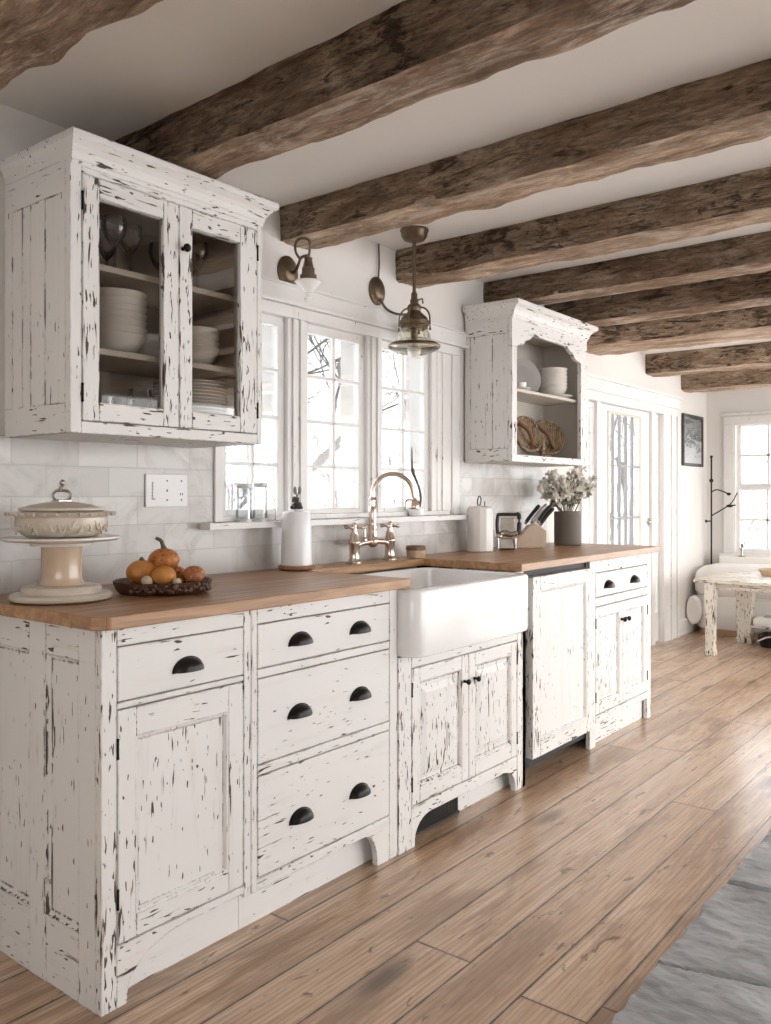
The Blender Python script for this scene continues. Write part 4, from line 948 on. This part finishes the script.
# white dispenser on a wood slice
x, y = .115, 1.175
m = MB().lathe([(0, 0), (.060, 0), (.068, .004), (.070, .012), (.066, .018), (.060, .015), (0, .014)], (x, y, Z), 32, wob=lambda a, z: 1 + .02 * math.sin(5 * a))
tag(m.build('wood_coaster', M['coaster'], org=(x, y, Z), smooth=True), 'brown wood slice coaster under the tall white bottle', 'coaster')
z0 = Z + .0155
c = thing('soap_bottle', 'tall frosted white bottle with a dark metal pump beside the near sink edge', 'bottle', (x, y, z0))
MB().lathe([(0, 0), (.056, 0), (.060, .004), (.057, .10), (.054, .195), (.050, .205), (.020, .209), (.018, .214), (0, .214)], (x, y, z0), 36).build('bottle_body', M['frost'], c, smooth=True)
m = MB().lathe([(0, .2142), (.022, .2142), (.024, .220), (.018, .232), (.010, .238), (.009, .258), (0, .259)], (x, y, z0), 18)
m.tube([(x, y, z0 + .250), (x + .01, y - .02, z0 + .258), (x + .016, y - .034, z0 + .252), (x + .018, y - .037, z0 + .240)], .0045, 8); m.ball((x - .004, y + .022, z0 + .228), (.008, .008, .013), 12); m.ball((x + .008, y - .030, z0 + .222), (.009, .010, .007), 10)
m.build('pump', M['grille'], c, smooth=True)
m = MB()
for (a, b2) in ((-.006, .002), (.006, .012)):
    m.tube([(x, y, z0 + .25), (x + a * .5, y + b2 * .5, z0 + .275), (x + a, y + b2, z0 + .288)], .0025, 6)
    m.ball((x + a * 1.2, y + b2 * 1.1 - .004, z0 + .285), (.006, .007, .016), 10)
m.build('leaf_sprig', M['leaf'], c, smooth=True)

# small round box by the faucet
x, y = .105, 1.955
c = thing('round_box', 'small pale round box with a dark brown lid beside the faucet', 'box', (x, y, Z))
MB().lathe([(0, 0), (.041, 0), (.043, .004), (.043, .034), (0, .034)], (x, y, Z), 28).build('box_body', M['basket'], c, smooth=True)
m = MB().lathe([(0, .0342), (.045, .0342), (.046, .038), (.045, .050), (.040, .054), (0, .052)], (x, y, Z), 28, wob=lambda a, z: 1 + .03 * math.sin(6 * a)); m.build('lid', M['wood_dark'], c, smooth=True)

# white canister right of window
x, y = .110, 2.495
c = thing('canister', 'tall white enamel canister with a wire finial left of the knife block', 'canister', (x, y, Z))
MB().lathe([(0, 0), (.062, 0), (.065, .004), (.065, .212), (.062, .217), (0, .217)], (x, y, Z), 12).build('canister_body', M['enamel'], c, bevel=.002)
m = MB().lathe([(0, .2172), (.058, .2172), (.060, .220), (.05, .226), (0, .228)], (x, y, Z), 24); m.build('lid', M['enamel'], c, smooth=True)
m = MB().tube([(x - .008, y - .006, Z + .227), (x - .010, y - .010, Z + .255), (x - .002, y - .004, Z + .278), (x + .004, y + .002, Z + .262), (x, y + .002, Z + .240), (x - .004, y, Z + .227)], .003, 6); m.tube([(x + .018, y + .014, Z + .226), (x + .018, y + .014, Z + .25)], .003, 6)
m.build('wire_finial', M['soil'], c, smooth=True)

# metal appliance
x, y = .150, 2.700
c = thing('metal_press', 'small tarnished metal appliance with a square handle frame beside the knife block', 'appliance', (x, y, Z))
q = lambda a, b_, z: (x + .786 * a - .618 * b_, y + .618 * a + .786 * b_, Z + z)
m = MB().tube([q(-.050, 0, .07), q(-.056, 0, .12), q(-.052, 0, .172), q(-.040, 0, .182), q(.045, 0, .182)], .009, 10); m.tube([q(.045, 0, .182), q(.058, 0, .176), q(.058, 0, .10), q(.050, 0, .085)], .012, 10)
m.build('handle_frame', M['grille'], c, smooth=True)
m = MB().loops([[q(-.050, -.030, .0), q(.030, -.030, .0), q(.030, .030, .0), q(-.050, .030, .0)], [q(-.050, -.034, .01), q(.034, -.034, .01), q(.034, .034, .01), q(-.050, .034, .01)], [q(-.045, -.030, .060), q(.026, -.030, .060), q(.026, .030, .060), q(-.045, .030, .060)]])
m.build('base_block', M['chrome'], c, bevel=.006)
m = MB().tube([q(-.050, 0, .072), q(-.02, 0, .085), q(.02, 0, .078), q(.050, 0, .088)], [.012, .017, .015, .012], 12); m.ball(q(-.045, -.01, .070), .017, 14); m.cyl(q(-.054, -.036, .004), q(-.054, -.036, .062), .005, 8); m.cyl(q(.034, -.036, .004), q(.034, -.036, .062), .005, 8)
m.build('lever', M['chrome'], c, smooth=True)
m = MB().loops([[q(-.036, .003, .100), q(.036, .003, .100), q(.036, .003, .165), q(-.036, .003, .165)], [q(-.036, .009, .100), q(.036, .009, .100), q(.036, .009, .165), q(-.036, .009, .165)]])
m.build('backplate', M['chrome'], c, bevel=.002)

# knife block and knives
x, y = .150, 2.915
q = lambda a, b_, z: (x + .786 * a - .618 * b_, y + .618 * a + .786 * b_, Z + z)
pr = [(-.095, .0), (.072, .0), (.090, .024), (.092, .092), (.040, .130), (-.004, .118), (-.040, .072), (-.098, .034)]
m = MB().loops([[q(a, -.045, z) for a, z in pr], [q(a, .045, z) for a, z in pr]])
tag(m.build('knife_block', M['palewood'], org=(x, y, Z), bevel=.004), 'pale wooden faceted knife block on the far worktop', 'knife block')
kl = [(-.012, .030, .085, 'knife', 'black handled knife at the left of the knife block'), (.012, -.022, .075, 'knifegrey', 'grey handled knife at the front of the knife block'), (.030, .026, .082, 'knifegrey', 'grey handled knife at the back of the knife block'), (.046, -.018, .080, 'knife', 'black handled knife in the middle right of the knife block'), (.066, .014, .078, 'knife', 'black handled knife at the right end of the knife block')]
for a, b_, L_, mt, lb in kl:
    zt_ = .131 if a > .04 else .120 + .010 * (a + .004) / .044
    if a > .040: zt_ = .130 - (a - .040) * .73
    zt_ += .006
    ax, az = .50, .866
    t_ = thing('kitchen_knife', lb, 'knife', q(a, b_, zt_), 'knives in the wooden block')
    MB().tube([q(a + ax * s_ + .01 * (s_ / L_) ** 2, b_, zt_ + az * s_) for s_ in (.016, .03, L_ * .8, L_ * 1.25, L_ * 1.4)], [.009, .0105, .010, .011, .008], 10).build('handle', M[mt], t_, smooth=True)
    MB().tube([q(a, b_, zt_ + .001), q(a + ax * .016, b_, zt_ + az * .016)], [.007, .0095], 10).build('bolster', M['chrome'], t_, smooth=True)

# vase with flowers
x, y = .200, 3.285
MBv = MB().lathe([(0, 0), (.072, 0), (.076, .004), (.076, .188), (.072, .190), (.069, .186), (.069, .012), (0, .010)], (x, y, Z), 36)
tag(MBv.build('vase', M['taupe'], org=(x, y, Z), smooth=True), 'taupe cylindrical vase of white flowers at the far end of the worktop', 'vase')
c = thing('flower_bouquet', 'loose bunch of ivory flowers and grey green leaves in the taupe vase', 'flowers', (x, y, Z + .012))
rnd = random.Random(5)
def petal_cluster(b, p, n, r):
    for k in range(n):
        d = Vector((rnd.gauss(0, 1), rnd.gauss(0, 1), rnd.gauss(.3, 1))).normalized()
        a = d.orthogonal().normalized(); e = d.cross(a); w_ = r * rnd.uniform(.35, .5); l_ = r * rnd.uniform(.9, 1.5)
        o_ = Vector(p)
        vs = [o_, o_ + d * l_ * .45 + a * w_ + e * w_ * .2, o_ + d * l_, o_ + d * l_ * .45 - a * w_ + e * w_ * .2]
        f = [b.bm.verts.new(v) for v in vs]; b._f([f[0], f[1], f[2]], 0); b._f([f[0], f[2], f[3]], 0)
for k in range(34):
    th_ = rnd.uniform(0, 2 * PI); sp_ = rnd.uniform(.1, 1.0) ** .7; hh = .20 + .27 * (1 - .45 * sp_) * rnd.uniform(.72, 1.08)
    if k % 3 == 0: hh *= .85
    r0 = rnd.uniform(0, .045); base = Vector((x + r0 * math.cos(th_), y + r0 * math.sin(th_), Z + .02)); lip = Vector((x + .058 * math.cos(th_) * sp_, y + .058 * math.sin(th_) * sp_, Z + .19))
    R_ = .185 * sp_
    tip = Vector((x + R_ * math.cos(th_) + .01, max(y - .20, y + R_ * 1.15 * math.sin(th_)), Z + hh)); tip.x = max(tip.x, .05)
    mid = lip.lerp(tip, .5) + Vector((0, 0, .02))
    st_ = MB().tube([base, lip, mid, tip], [.002, .002, .0018, .0012], 5, spline=False).build('flower_stem', M['stemgreen'], c, smooth=True)
    b = MB()
    for j in range(5):
        p = mid.lerp(tip, j / 4) + Vector((rnd.uniform(-.028, .028), rnd.uniform(-.028, .028), rnd.uniform(-.02, .02))); p.x = max(p.x, .04)
        petal_cluster(b, p, 7, .024)
    b.build('petals', M['petal'], st_)
    b = MB()
    for j in range(3):
        p = lip.lerp(tip, .35 + .2 * j) + Vector((rnd.uniform(-.012, .012), rnd.uniform(-.012, .012), 0)); p.x = max(p.x, .04); petal_cluster(b, p, 2, .028)
    b.build('leaves', M['leaf'], st_)

# ------------------------------------------------------------------ on the window sill
SZ = 1.1285
def sill_jar(x, y, r, h, lb):
    c = thing('glass_jar', lb, 'jar', (x, y, SZ))
    MB().lathe([(0, 0), (r, 0), (r + .001, .004), (r, h - .02), (r * .93, h - .012), (r * .93, h), (r * .87, h), (r * .87, h - .014), (r * .93, h - .024), (r * .93, .008), (0, .006)], (x, y, SZ), 28).build('jar_body', M['jarglass'], c, smooth=True)
    MB().lathe([(r * .95, h - .012), (r * 1.02, h - .010), (r * 1.02, h + .002), (r * .95, h + .004)], (x, y, SZ), 28, cap=False).build('metal_rim', M['satin'], c, smooth=True)
    MB().lathe([(r * .9, .0), (r * 1.05, .0), (r * 1.05, .010), (r * .9, .012)], (x, y, SZ), 28, cap=False).build('metal_foot', M['satin'], c, smooth=True)
sill_jar(.030, .985, .030, .135, 'left of two clear glass jars with metal rims on the window sill')
sill_jar(.030, 1.065, .028, .140, 'right of two clear glass jars with metal rims on the window sill')
m = MB().tube([(.03, 1.145, SZ + .001), (.03, 1.150, SZ + .05), (.03, 1.140, SZ + .085), (.03, 1.118, SZ + .10), (.03, 1.100, SZ + .105)], .0025, 6); m.lathe([(0, 0), (.012, 0), (.012, .003), (0, .004)], (.03, 1.145, SZ), 14)
tag(m.build('wire_hook', M['chrome'], org=(.03, 1.145, SZ), smooth=True), 'thin bent wire stand on the sill right of the glass jars', 'wire stand')
x, y = .035, 2.055
c = thing('bud_vase', 'small round clear glass dish with a dark bent twig on the sill behind the spout', 'vase', (x, y, SZ))
MB().lathe([(0, 0), (.030, 0), (.036, .006), (.036, .036), (.030, .042), (.028, .042), (.033, .034), (.033, .009), (0, .006)], (x, y, SZ), 24).build('dish', M['frost'], c, smooth=True)
m = MB().tube([(x, y + .010, SZ + .012), (x, y + .034, SZ + .07), (x, y + .026, SZ + .12), (x, y - .004, SZ + .17), (x, y - .028, SZ + .205), (x, y - .034, SZ + .24), (x, y - .036, SZ + .32)], [.005, .005, .005, .006, .008, .005, .002], 8); m.ball((x, y - .026, SZ + .205), (.008, .009, .018), 10); m.ball((x, y, SZ + .056), (.018, .018, .02), 12)
m.build('twig', M['soil'], c, smooth=True)

# ------------------------------------------------------------------ lamps
def backplate(c, y, z, r, drop=True):
    b = MB(); L = []
    for xo, s_ in ((.0005, 1), (.006, 1), (.010, .93), (.012, .80), (.018, .72), (.024, .55), (.028, .30)):
        L.append([(xo, y + r * s_ * math.cos(2 * PI * i / 32), z + r * 1.15 * s_ * math.sin(2 * PI * i / 32)) for i in range(32)])
    b.loops(L)
    if drop: b.loops([[(.001, y - .016, z - r * 1.1), (.001, y + .016, z - r * 1.1), (.001, y, z - r * 1.1 - .035)], [(.010, y - .016, z - r * 1.1), (.010, y + .016, z - r * 1.1), (.010, y, z - r * 1.1 - .035)]])
    b.build('backplate', M['brass'], c, smooth=True)
def lamp_head(c, x, y, z):
    k = lambda P: [(r_ * 1.2, z_) for r_, z_ in P]
    MB().lathe(k([(0, 0), (.022, 0), (.026, .004), (.026, .018), (.020, .020), (.020, .044), (.017, .046), (.012, .075), (.013, .082), (.006, .088), (0, .089)]), (x, y, z), 22).build('socket', M['brass'], c, smooth=True)
    MB().lathe(k([(.020, -.002), (.041, -.004), (.043, -.008), (.034, -.022), (.022, -.036), (.012, -.046), (0, -.048), (0, -.044), (.020, -.032), (.036, -.010), (.020, -.006)]), (x, y, z), 28, cap=False).build('glass_shade', M['milk'], c, smooth=True)
    MB().lathe([(0, -.048), (.006, -.052), (.011, -.062), (.016, -.068), (.012, -.078), (0, -.083)], (x, y, z), 18).build('glass_drop', M['milk'], c, smooth=True)
c = thing('wall_lamp', 'aged brass wall lamp with a white glass shade left of the pendant', 'wall lamp', (.01, 1.24, 2.10))
backplate(c, 1.24, 2.105, .055)
lx, ly, lz = .185, 1.165, 2.030
lamp_head(c, lx, ly, lz)
MB().tube([(.02, 1.243, 2.100), (.05, 1.235, 2.100), (.085, 1.215, 2.115), (.13, 1.185, 2.128), (lx, ly, 2.122)], [.007, .006, .0055, .0055, .006], 10).build('arm', M['brass'], c, smooth=True)
MB().tube([(.130, 1.175, 2.122), (.135, 1.150, 2.140), (.148, 1.135, 2.165), (.165, 1.136, 2.180), (.185, 1.150, 2.182), (.195, 1.163, 2.168), (lx + .002, ly + .002, 2.122)], .005, 10).build('hook_loop', M['brass'], c, smooth=True)
c = thing('wall_lamp', 'aged brass wall lamp partly hidden behind the hanging pendant', 'wall lamp', (.01, 1.80, 2.13))
backplate(c, 1.80, 2.135, .055, False)
lx, ly, lz = .105, 1.930, 1.972
lamp_head(c, lx, ly, lz)
MB().tube([(.02, 1.80, 2.105), (.035, 1.82, 2.06), (.06, 1.85, 2.038), (.085, 1.89, 2.035), (.10, 1.915, 2.042), (lx, ly, lz + .087)], .0055, 10).build('arm', M['brass'], c, smooth=True)
MB().tube([(.012, 1.80, 2.19), (.011, 1.807, 2.25), (.012, 1.802, 2.345)], .004, 8).build('cord', M['brass'], c, smooth=True)

x, y = .245, 1.752
c = thing('pendant_lamp', 'industrial aged brass pendant lamp with a glass dome hanging above the sink', 'pendant lamp', (x, y, 1.81))
MB().lathe([(0, 2.350), (.060, 2.350), (.061, 2.343), (.057, 2.338), (.055, 2.322), (.044, 2.306), (.022, 2.299), (0, 2.298)], (x, y, 0), 32).build('ceiling_rose', M['brass'], c, smooth=True)
MB().cyl((x, y, 2.065), (x, y, 2.302), .0075, 14).build('rod', M['brass'], c, smooth=True)
MB().lathe([(0, 2.085), (.010, 2.085), (.014, 2.075), (.013, 2.060), (.018, 2.052), (.017, 2.038), (.028, 2.028), (.031, 2.015), (.027, 2.006), (.031, 1.998), (.040, 1.990), (.056, 1.976), (.058, 1.966), (.064, 1.962), (.064, 1.945), (.058, 1.941), (.058, 1.930), (0, 1.930)], (x, y, 0), 32).build('lamp_body', M['brass'], c, smooth=True)
m = MB()
for a in (.3, 1.9, 3.4, 5.0):
    ca, sa = math.cos(a), math.sin(a)
    m.tube([(x + .030 * ca, y + .030 * sa, 2.02), (x + .050 * ca, y + .050 * sa, 2.012), (x + .066 * ca, y + .066 * sa, 1.99), (x + .070 * ca, y + .070 * sa, 1.955), (x + .070 * ca, y + .070 * sa, 1.925)], .0035, 8); m.ball((x + .07 * ca, y + .07 * sa, 1.925), .006, 8)
m.tube([(x + .018, y, 2.05), (x + .035, y + .01, 2.055), (x + .036, y + .012, 2.035)], .004, 8)
m.build('clamp_arms', M['brass'], c, smooth=True)
MB().lathe([(.050, 1.930), (.062, 1.925), (.068, 1.905), (.072, 1.885), (.102, 1.866), (.109, 1.856), (.104, 1.844), (.080, 1.832), (.060, 1.826), (.058, 1.828), (.080, 1.835), (.102, 1.847), (.106, 1.856), (.099, 1.864), (.069, 1.884), (.065, 1.905), (.058, 1.924)], (x, y, 0), 40, cap=False).build('glass_shade', M['lampglass'], c, smooth=True)
MB().lathe([(.101, 1.8665), (.110, 1.860), (.1115, 1.856), (.109, 1.850), (.107, 1.851), (.108, 1.856), (.100, 1.8645)], (x, y, 0), 40, cap=False).build('rim_band', M['brass'], c, smooth=True)
MB().lathe([(0, 1.9298), (.016, 1.9298), (.016, 1.895), (.012, 1.888), (0, 1.887)], (x, y, 0), 18).build('socket', M['brass'], c, smooth=True)
MB().lathe([(0, 1.8865), (.011, 1.886), (.016, 1.872), (.028, 1.850), (.030, 1.836), (.024, 1.820), (.010, 1.812), (0, 1.811)], (x, y, 0), 24).build('bulb', M['bulb'], c, smooth=True)

# ------------------------------------------------------------------ picture, coat stand, far furniture
c = thing('framed_picture', 'dark framed grey landscape picture on the white wall near the corner', 'picture', (RX, 6.58, 1.72))
p0, p1, q0, q1 = 6.31, 6.84, 1.485, 1.945; m = MB()
m.box(RX + .001, RX + .024, p0, p0 + .026, q0, q1).box(RX + .001, RX + .024, p1 - .026, p1, q0, q1).box(RX + .001, RX + .024, p0 + .026, p1 - .026, q0, q0 + .026).box(RX + .001, RX + .024, p0 + .026, p1 - .026, q1 - .026, q1)
m.build('frame', M['darkframe'], c, bevel=.003)
MB().box(RX + .003, RX + .012, p0 + .02, p1 - .02, q0 + .02, q1 - .02).build('print', M['print'], c)

x, y = -.125, 6.90
c = thing('coat_stand', 'slim black metal stand with two branching arms in the far corner', 'coat stand', (x, y, 0))
m = MB().tube([(x, y, .015), (x, y, .8), (x, y, 1.575)], .0075, 10); m.ball((x, y, 1.58), .014, 10); m.ball((x, y, 1.36), .020, 10); m.build('pole', M['blackmetal'], c, smooth=True)
MB().lathe([(0, 0), (.055, 0), (.057, .006), (.05, .012), (.012, .016), (0, .016)], (x, y, .001), 24).build('foot', M['blackmetal'], c, smooth=True)
m = MB().tube([(x, y, 1.255), (x + .05, y - .02, 1.275), (x + .11, y - .04, 1.262), (x + .165, y - .05, 1.238)], .006, 8); m.ball((x + .17, y - .05, 1.236), (.020, .016, .014), 10); m.build('arm', M['blackmetal'], c, smooth=True)
m = MB().tube([(x, y, 1.035), (x + .08, y - .02, 1.080), (x + .16, y - .04, 1.125), (x + .23, y - .05, 1.135)], .006, 8); m.ball((x + .175, y - .042, 1.128), (.03, .014, .014), 10); m.tube([(x + .17, y - .04, 1.13), (x + .21, y - .045, 1.18), (x + .245, y - .05, 1.25)], .005, 8); m.build('arm', M['blackmetal'], c, smooth=True)
m = MB().cyl((x, y, .985), (x - .035, y - .02, .985), .006, 8); m.ball((x - .04, y - .022, .985), .014, 10); m.build('peg', M['blackmetal'], c, smooth=True)

# white bench seat below far window
c = thing('slipcovered_settee', 'white rounded settee with a rolled arm and wooden base below the far window', 'settee', (.5, 6.66, 0))
def srr(x0, x1, y0, y1, r, z): return rr(x0, x1, y0, y1, r, z, 8)
m = MB().loops([srr(-.135, 1.25, 6.49, 6.86, .10, .055), srr(-.150, 1.26, 6.47, 6.87, .12, .08), srr(-.158, 1.26, 6.465, 6.875, .13, .20), srr(-.155, 1.26, 6.47, 6.875, .14, .335), srr(-.14, 1.25, 6.48, 6.87, .14, .345)])
m.build('seat_base', M['linen'], c, smooth=True)
m = MB().loops([srr(-.15, 1.25, 6.475, 6.87, .14, .347), srr(-.172, 1.27, 6.455, 6.88, .16, .38), srr(-.178, 1.28, 6.45, 6.885, .17, .47), srr(-.165, 1.27, 6.46, 6.88, .17, .545), srr(-.11, 1.23, 6.50, 6.86, .15, .590), srr(-.02, 1.15, 6.56, 6.81, .10, .612), srr(.2, 1.0, 6.63, 6.75, .05, .620)])
m.build('seat_cushion', M['linen'], c, smooth=True)
m = MB().loops([srr(-.12, 1.24, 6.50, 6.85, .08, .001), srr(-.12, 1.24, 6.50, 6.85, .08, .056)]); m.build('wooden_base', M['plinth'], c, bevel=.003)
m = MB(); L = []
for k in range(3):
    yy = (6.40, 6.42, 6.462)[k]; s_ = (.85, 1, 1)[k]
    L.append([(-.130 + .062 * s_ * math.cos(2 * PI * i / 28), yy, .215 + .125 * s_ * math.sin(2 * PI * i / 28)) for i in range(28)])
m.loops(L); m.build('rolled_arm', M['linen'], c, smooth=True)
m = MB().box(-.06, 1.2, 6.89, 6.955, .42, .665); m.build('back_rail', M['linen'], c, bevel=.012)

# distressed low table
c = thing('low_table', 'chipped white low wooden table with a lower shelf at the far end', 'table', (.8, 5.92, 0))
tx0, tx1, ty0, ty1 = .185, 1.42, 5.46, 6.37
MB().box(tx0, tx1, ty0, ty1, .555, .580).build('tabletop', M['ptabx'], c, bevel=.003)
m = MB(); m.box(tx0 + .08, tx1 - .08, ty0 + .06, ty0 + .085, .505, .5545).box(tx0 + .08, tx1 - .08, ty1 - .085, ty1 - .06, .505, .5545).box(tx0 + .075, tx0 + .10, ty0 + .085, ty1 - .085, .505, .5545).box(tx1 - .10, tx1 - .075, ty0 + .085, ty1 - .085, .505, .5545)
m.build('apron', M['ptabx'], c, bevel=.002)
for (a, b_, w_) in ((.300, 5.52, .037), (.345, 6.285, .064), (1.30, 5.52, .042), (1.30, 6.285, .062)):
    m = MB().loops([[(a - w_ * s_, b_ - w_ * s_, z), (a + w_ * s_, b_ - w_ * s_, z), (a + w_ * s_, b_ + w_ * s_, z), (a - w_ * s_, b_ + w_ * s_, z)] for z, s_ in ((0, 1.0), (.03, 1.02), (.05, .86), (.40, .98), (.44, 1.06), (.5545, 1.06))])
    m.build('leg', M['ptab'], c, bevel=.004)
MB().box(.408, 1.238, 6.20, 6.36, .135, .155).build('lower_shelf', M['ptabx'], c, bevel=.002)
# on the table / shelf
m = MB(); L = [srr(.42, .78, 6.22, 6.34, .03, .156), srr(.412, .79, 6.212, 6.348, .035, .17), srr(.414, .785, 6.214, 6.345, .035, .205), srr(.44, .77, 6.23, 6.33, .03, .222)]
m.loops(L); tag(m.build('folded_cloth', M['linen'], org=(.6, 6.28, .156), smooth=True), 'white folded cloth on the lower shelf of the low table', 'cloth')
m = MB().box(.50, .72, 6.235, 6.325, .223, .236); tag(m.build('book', M['book'], org=(.61, 6.28, .223), bevel=.002), 'grey book lying on the folded cloth on the low shelf', 'book')
c = thing('black_basket', 'black low basket with a curved handle on the floor under the table', 'basket', (.72, 6.22, 0))
MB().loops([srr(.50, 1.0, 6.10, 6.34, .05, .001), srr(.485, 1.02, 6.085, 6.35, .06, .055), srr(.48, 1.03, 6.08, 6.355, .06, .095), srr(.50, 1.01, 6.10, 6.335, .05, .095), srr(.51, 1.0, 6.11, 6.325, .05, .02)]).build('basket_body', M['blackmetal'], c, smooth=True)
MB().tube([(.50, 6.07, .05), (.56, 6.06, .085), (.66, 6.055, .11), (.80, 6.055, .118), (.95, 6.06, .10)], .009, 8).build('handle', M['chrome'], c, smooth=True)
c = thing('straw_basket', 'small straw basket at the right on the low table top', 'basket', (.60, 6.10, .581))
MB().loops([srr(.53, .74, 6.03, 6.20, .04, .5815), srr(.515, .755, 6.015, 6.215, .05, .61), srr(.51, .76, 6.01, 6.22, .05, .628), srr(.525, .745, 6.025, 6.205, .04, .628), srr(.535, .735, 6.035, 6.195, .04, .59)]).build('basket_body', M['basket'], c, smooth=True)
MB().tube([srr(.51, .76, 6.01, 6.22, .05, .630)[i % 36] for i in range(37)], .006, 6).build('rim', M['basket'], c, smooth=True)
c = thing('candle_holder', 'small chrome candle holder in front of the far window', 'candle holder', (.235, 6.92, .6655))
x, y, z0 = .14, 6.925, .6658
c.location = (x, y, z0); ORG[c.name] = Vector((x, y, z0))
MB().lathe([(0, 0), (.030, 0), (.032, .006), (.012, .012), (.010, .05), (.016, .056), (.016, .085), (0, .086)], (x, y, z0), 20).build('stem', M['chrome'], c, smooth=True)
MB().lathe([(0, .0862), (.010, .0862), (.010, .120), (0, .121)], (x, y, z0), 14).build('candle', M['grille'], c, smooth=True)

# ------------------------------------------------------------------ outdoors
m = MB().box(-60, 40, -20, 80, -.9, -.55); struct(m.build('snow_ground', M['snow']), 'snow covered ground outside the windows', 'snow')
def tree(x, y, h, seed, lb):
    rg = random.Random(seed); bt = MB(); bb = MB()
    def grow(b, p, d, L_, r_, dep):
        pts = [p]; q = p
        for k in range(4):
            d = (d + Vector((rg.gauss(0, .13), rg.gauss(0, .13), rg.gauss(.03, .09)))).normalized(); q = q + d * L_ / 4; pts.append(q)
        b.tube(pts, [r_ * (1 - .11 * k) for k in range(5)], 5, spline=False)
        if dep == 0: return
        for k in range(3 if dep > 1 else 2):
            w_ = rg.uniform(.4, 1.0); s0 = pts[1 + int(w_ * 3)]
            ax = Vector((rg.gauss(0, 1), rg.gauss(0, 1), rg.gauss(0, .5))).normalized()
            nd = (d + ax * rg.uniform(.5, .95)).normalized()
            grow(bb, s0, nd, L_ * rg.uniform(.55, .78), r_ * .52, dep - 1)
    t_ = thing('bare_tree', lb, 'tree', (x, y, -.55), 'bare trees outdoors')
    grow(bt, Vector((x, y, -.56)), Vector((0, 0, 1)), h * .42, h * .017, 5)
    bt.build('trunk', M['bark'], t_); bb.build('branches', M['bark'], t_)
tl = [(-2.4, 2.6, 4.2, 'bare tree nearest the house, seen through the left casement'), (-4.4, 5.0, 4.6, 'bare frosted tree seen between the left and middle casements'), (-9.0, 9.0, 5.2, 'bare frosted tree far behind the middle casement'), (-3.6, 8.2, 4.4, 'bare frosted tree seen through the right casement'), (-1.62, 8.7, 3.0, 'slim bare tree closest to the glazed door'), (-3.1, 11.2, 3.8, 'bare tree seen through the middle of the glazed door'), (-7.4, 13.0, 6.4, 'bare tree far off beyond the right casement'), (-4.9, 17.0, 6.2, 'bare tree far off through the glazed door sidelight'), (-.2, 15.2, 5.0, 'bare tree seen through the far sash window'), (2.6, 18.5, 5.4, 'bare tree far off beside the one seen through the far sash window'), (-11.0, 10.8, 6.6, 'bare tree farthest away, seen through the left part of the kitchen window')]
for i, (x, y, h, lb) in enumerate(tl): tree(x, y, h, 20 + i, lb)

def shrub(x, y, h, seed, lb):
    rg = random.Random(seed); bt = MB(); bb = MB()
    def twig(b, p, d, L_, r_, dep):
        pts = [p]
        for k in range(3):
            d = (d + Vector((rg.gauss(0, .16), rg.gauss(0, .16), rg.gauss(.02, .08)))).normalized(); pts.append(pts[-1] + d * L_ / 3)
        b.tube(pts, [r_ * (1 - .14 * k) for k in range(4)], 4, spline=False)
        if dep:
            for k in range(4 if dep > 1 else 3):
                ax = Vector((rg.gauss(0, 1), rg.gauss(0, 1), rg.gauss(0, .4))).normalized()
                twig(bb, pts[1 + rg.randrange(3)], (d + ax * rg.uniform(.4, .8)).normalized(), L_ * rg.uniform(.5, .7), r_ * .6, dep - 1)
    t_ = thing('bare_shrub', lb, 'shrub', (x, y, -.55), 'bare shrubs outdoors')
    for k in range(5):
        a = 2 * PI * k / 5 + rg.random(); twig(bt, Vector((x + .08 * math.cos(a), y + .08 * math.sin(a), -.56)), Vector((.22 * math.cos(a), .22 * math.sin(a), 1)).normalized(), h * .55, .013, 3)
    bt.build('stem', M['bark'], t_); bb.build('twigs', M['bark'], t_)
for i, (x, y, h, lb) in enumerate([(-7.4, 5.4, 3.0, 'bare shrub outside, seen low through the left casement'), (-4.9, 7.6, 3.7, 'bare shrub outside, seen low through the middle casement'), (-6.3, 10.4, 4.0, 'bare shrub outside, seen low through the right casement'), (-1.0, 9.9, 3.4, 'bare shrub outside, low beside the far sash window'), (1.3, 12.6, 3.8, 'bare shrub outside, behind the lower panes of the far window')]): shrub(x, y, h, 60 + i, lb)

# ------------------------------------------------------------------ light
wd = bpy.data.worlds.new('overcast_sky'); scene.world = wd; wd.use_nodes = True
bg = wd.node_tree.nodes['Background']; bg.inputs[0].default_value = (.975, .985, 1.0, 1); bg.inputs[1].default_value = 2.2

sl = bpy.data.lights.new('hazy_sun', 'SUN'); so_ = bpy.data.objects.new('hazy_sun', sl); COL.objects.link(so_)
sl.energy = .7; sl.angle = math.radians(50); sl.color = (1.0, .965, .92)
so_.rotation_euler = Vector((-.85, .30, -.40)).to_track_quat('-Z', 'Y').to_euler()

# ------------------------------------------------------------------ camera
cam = bpy.data.cameras.new('camera'); co = bpy.data.objects.new('camera', cam); COL.objects.link(co)
co.location = (2.38, -1.158, 1.227); co.rotation_euler = (PI / 2, 0, math.radians(38.2))
cam.sensor_fit = 'HORIZONTAL'; cam.sensor_width = 36; cam.lens = 852 / 771 * 36; cam.shift_y = -17 / 771; cam.clip_start = .05; cam.clip_end = 300
scene.camera = co
vs = scene.view_settings; vs.view_transform = 'Standard'; vs.look = 'None'; vs.gamma = 1; vs.exposure = 1.36; vs.use_curve_mapping = False
scene.cycles.use_denoising = True; scene.cycles.max_bounces = 10; scene.cycles.diffuse_bounces = 5; scene.cycles.transparent_max_bounces = 24; scene.cycles.sample_clamp_indirect = 8
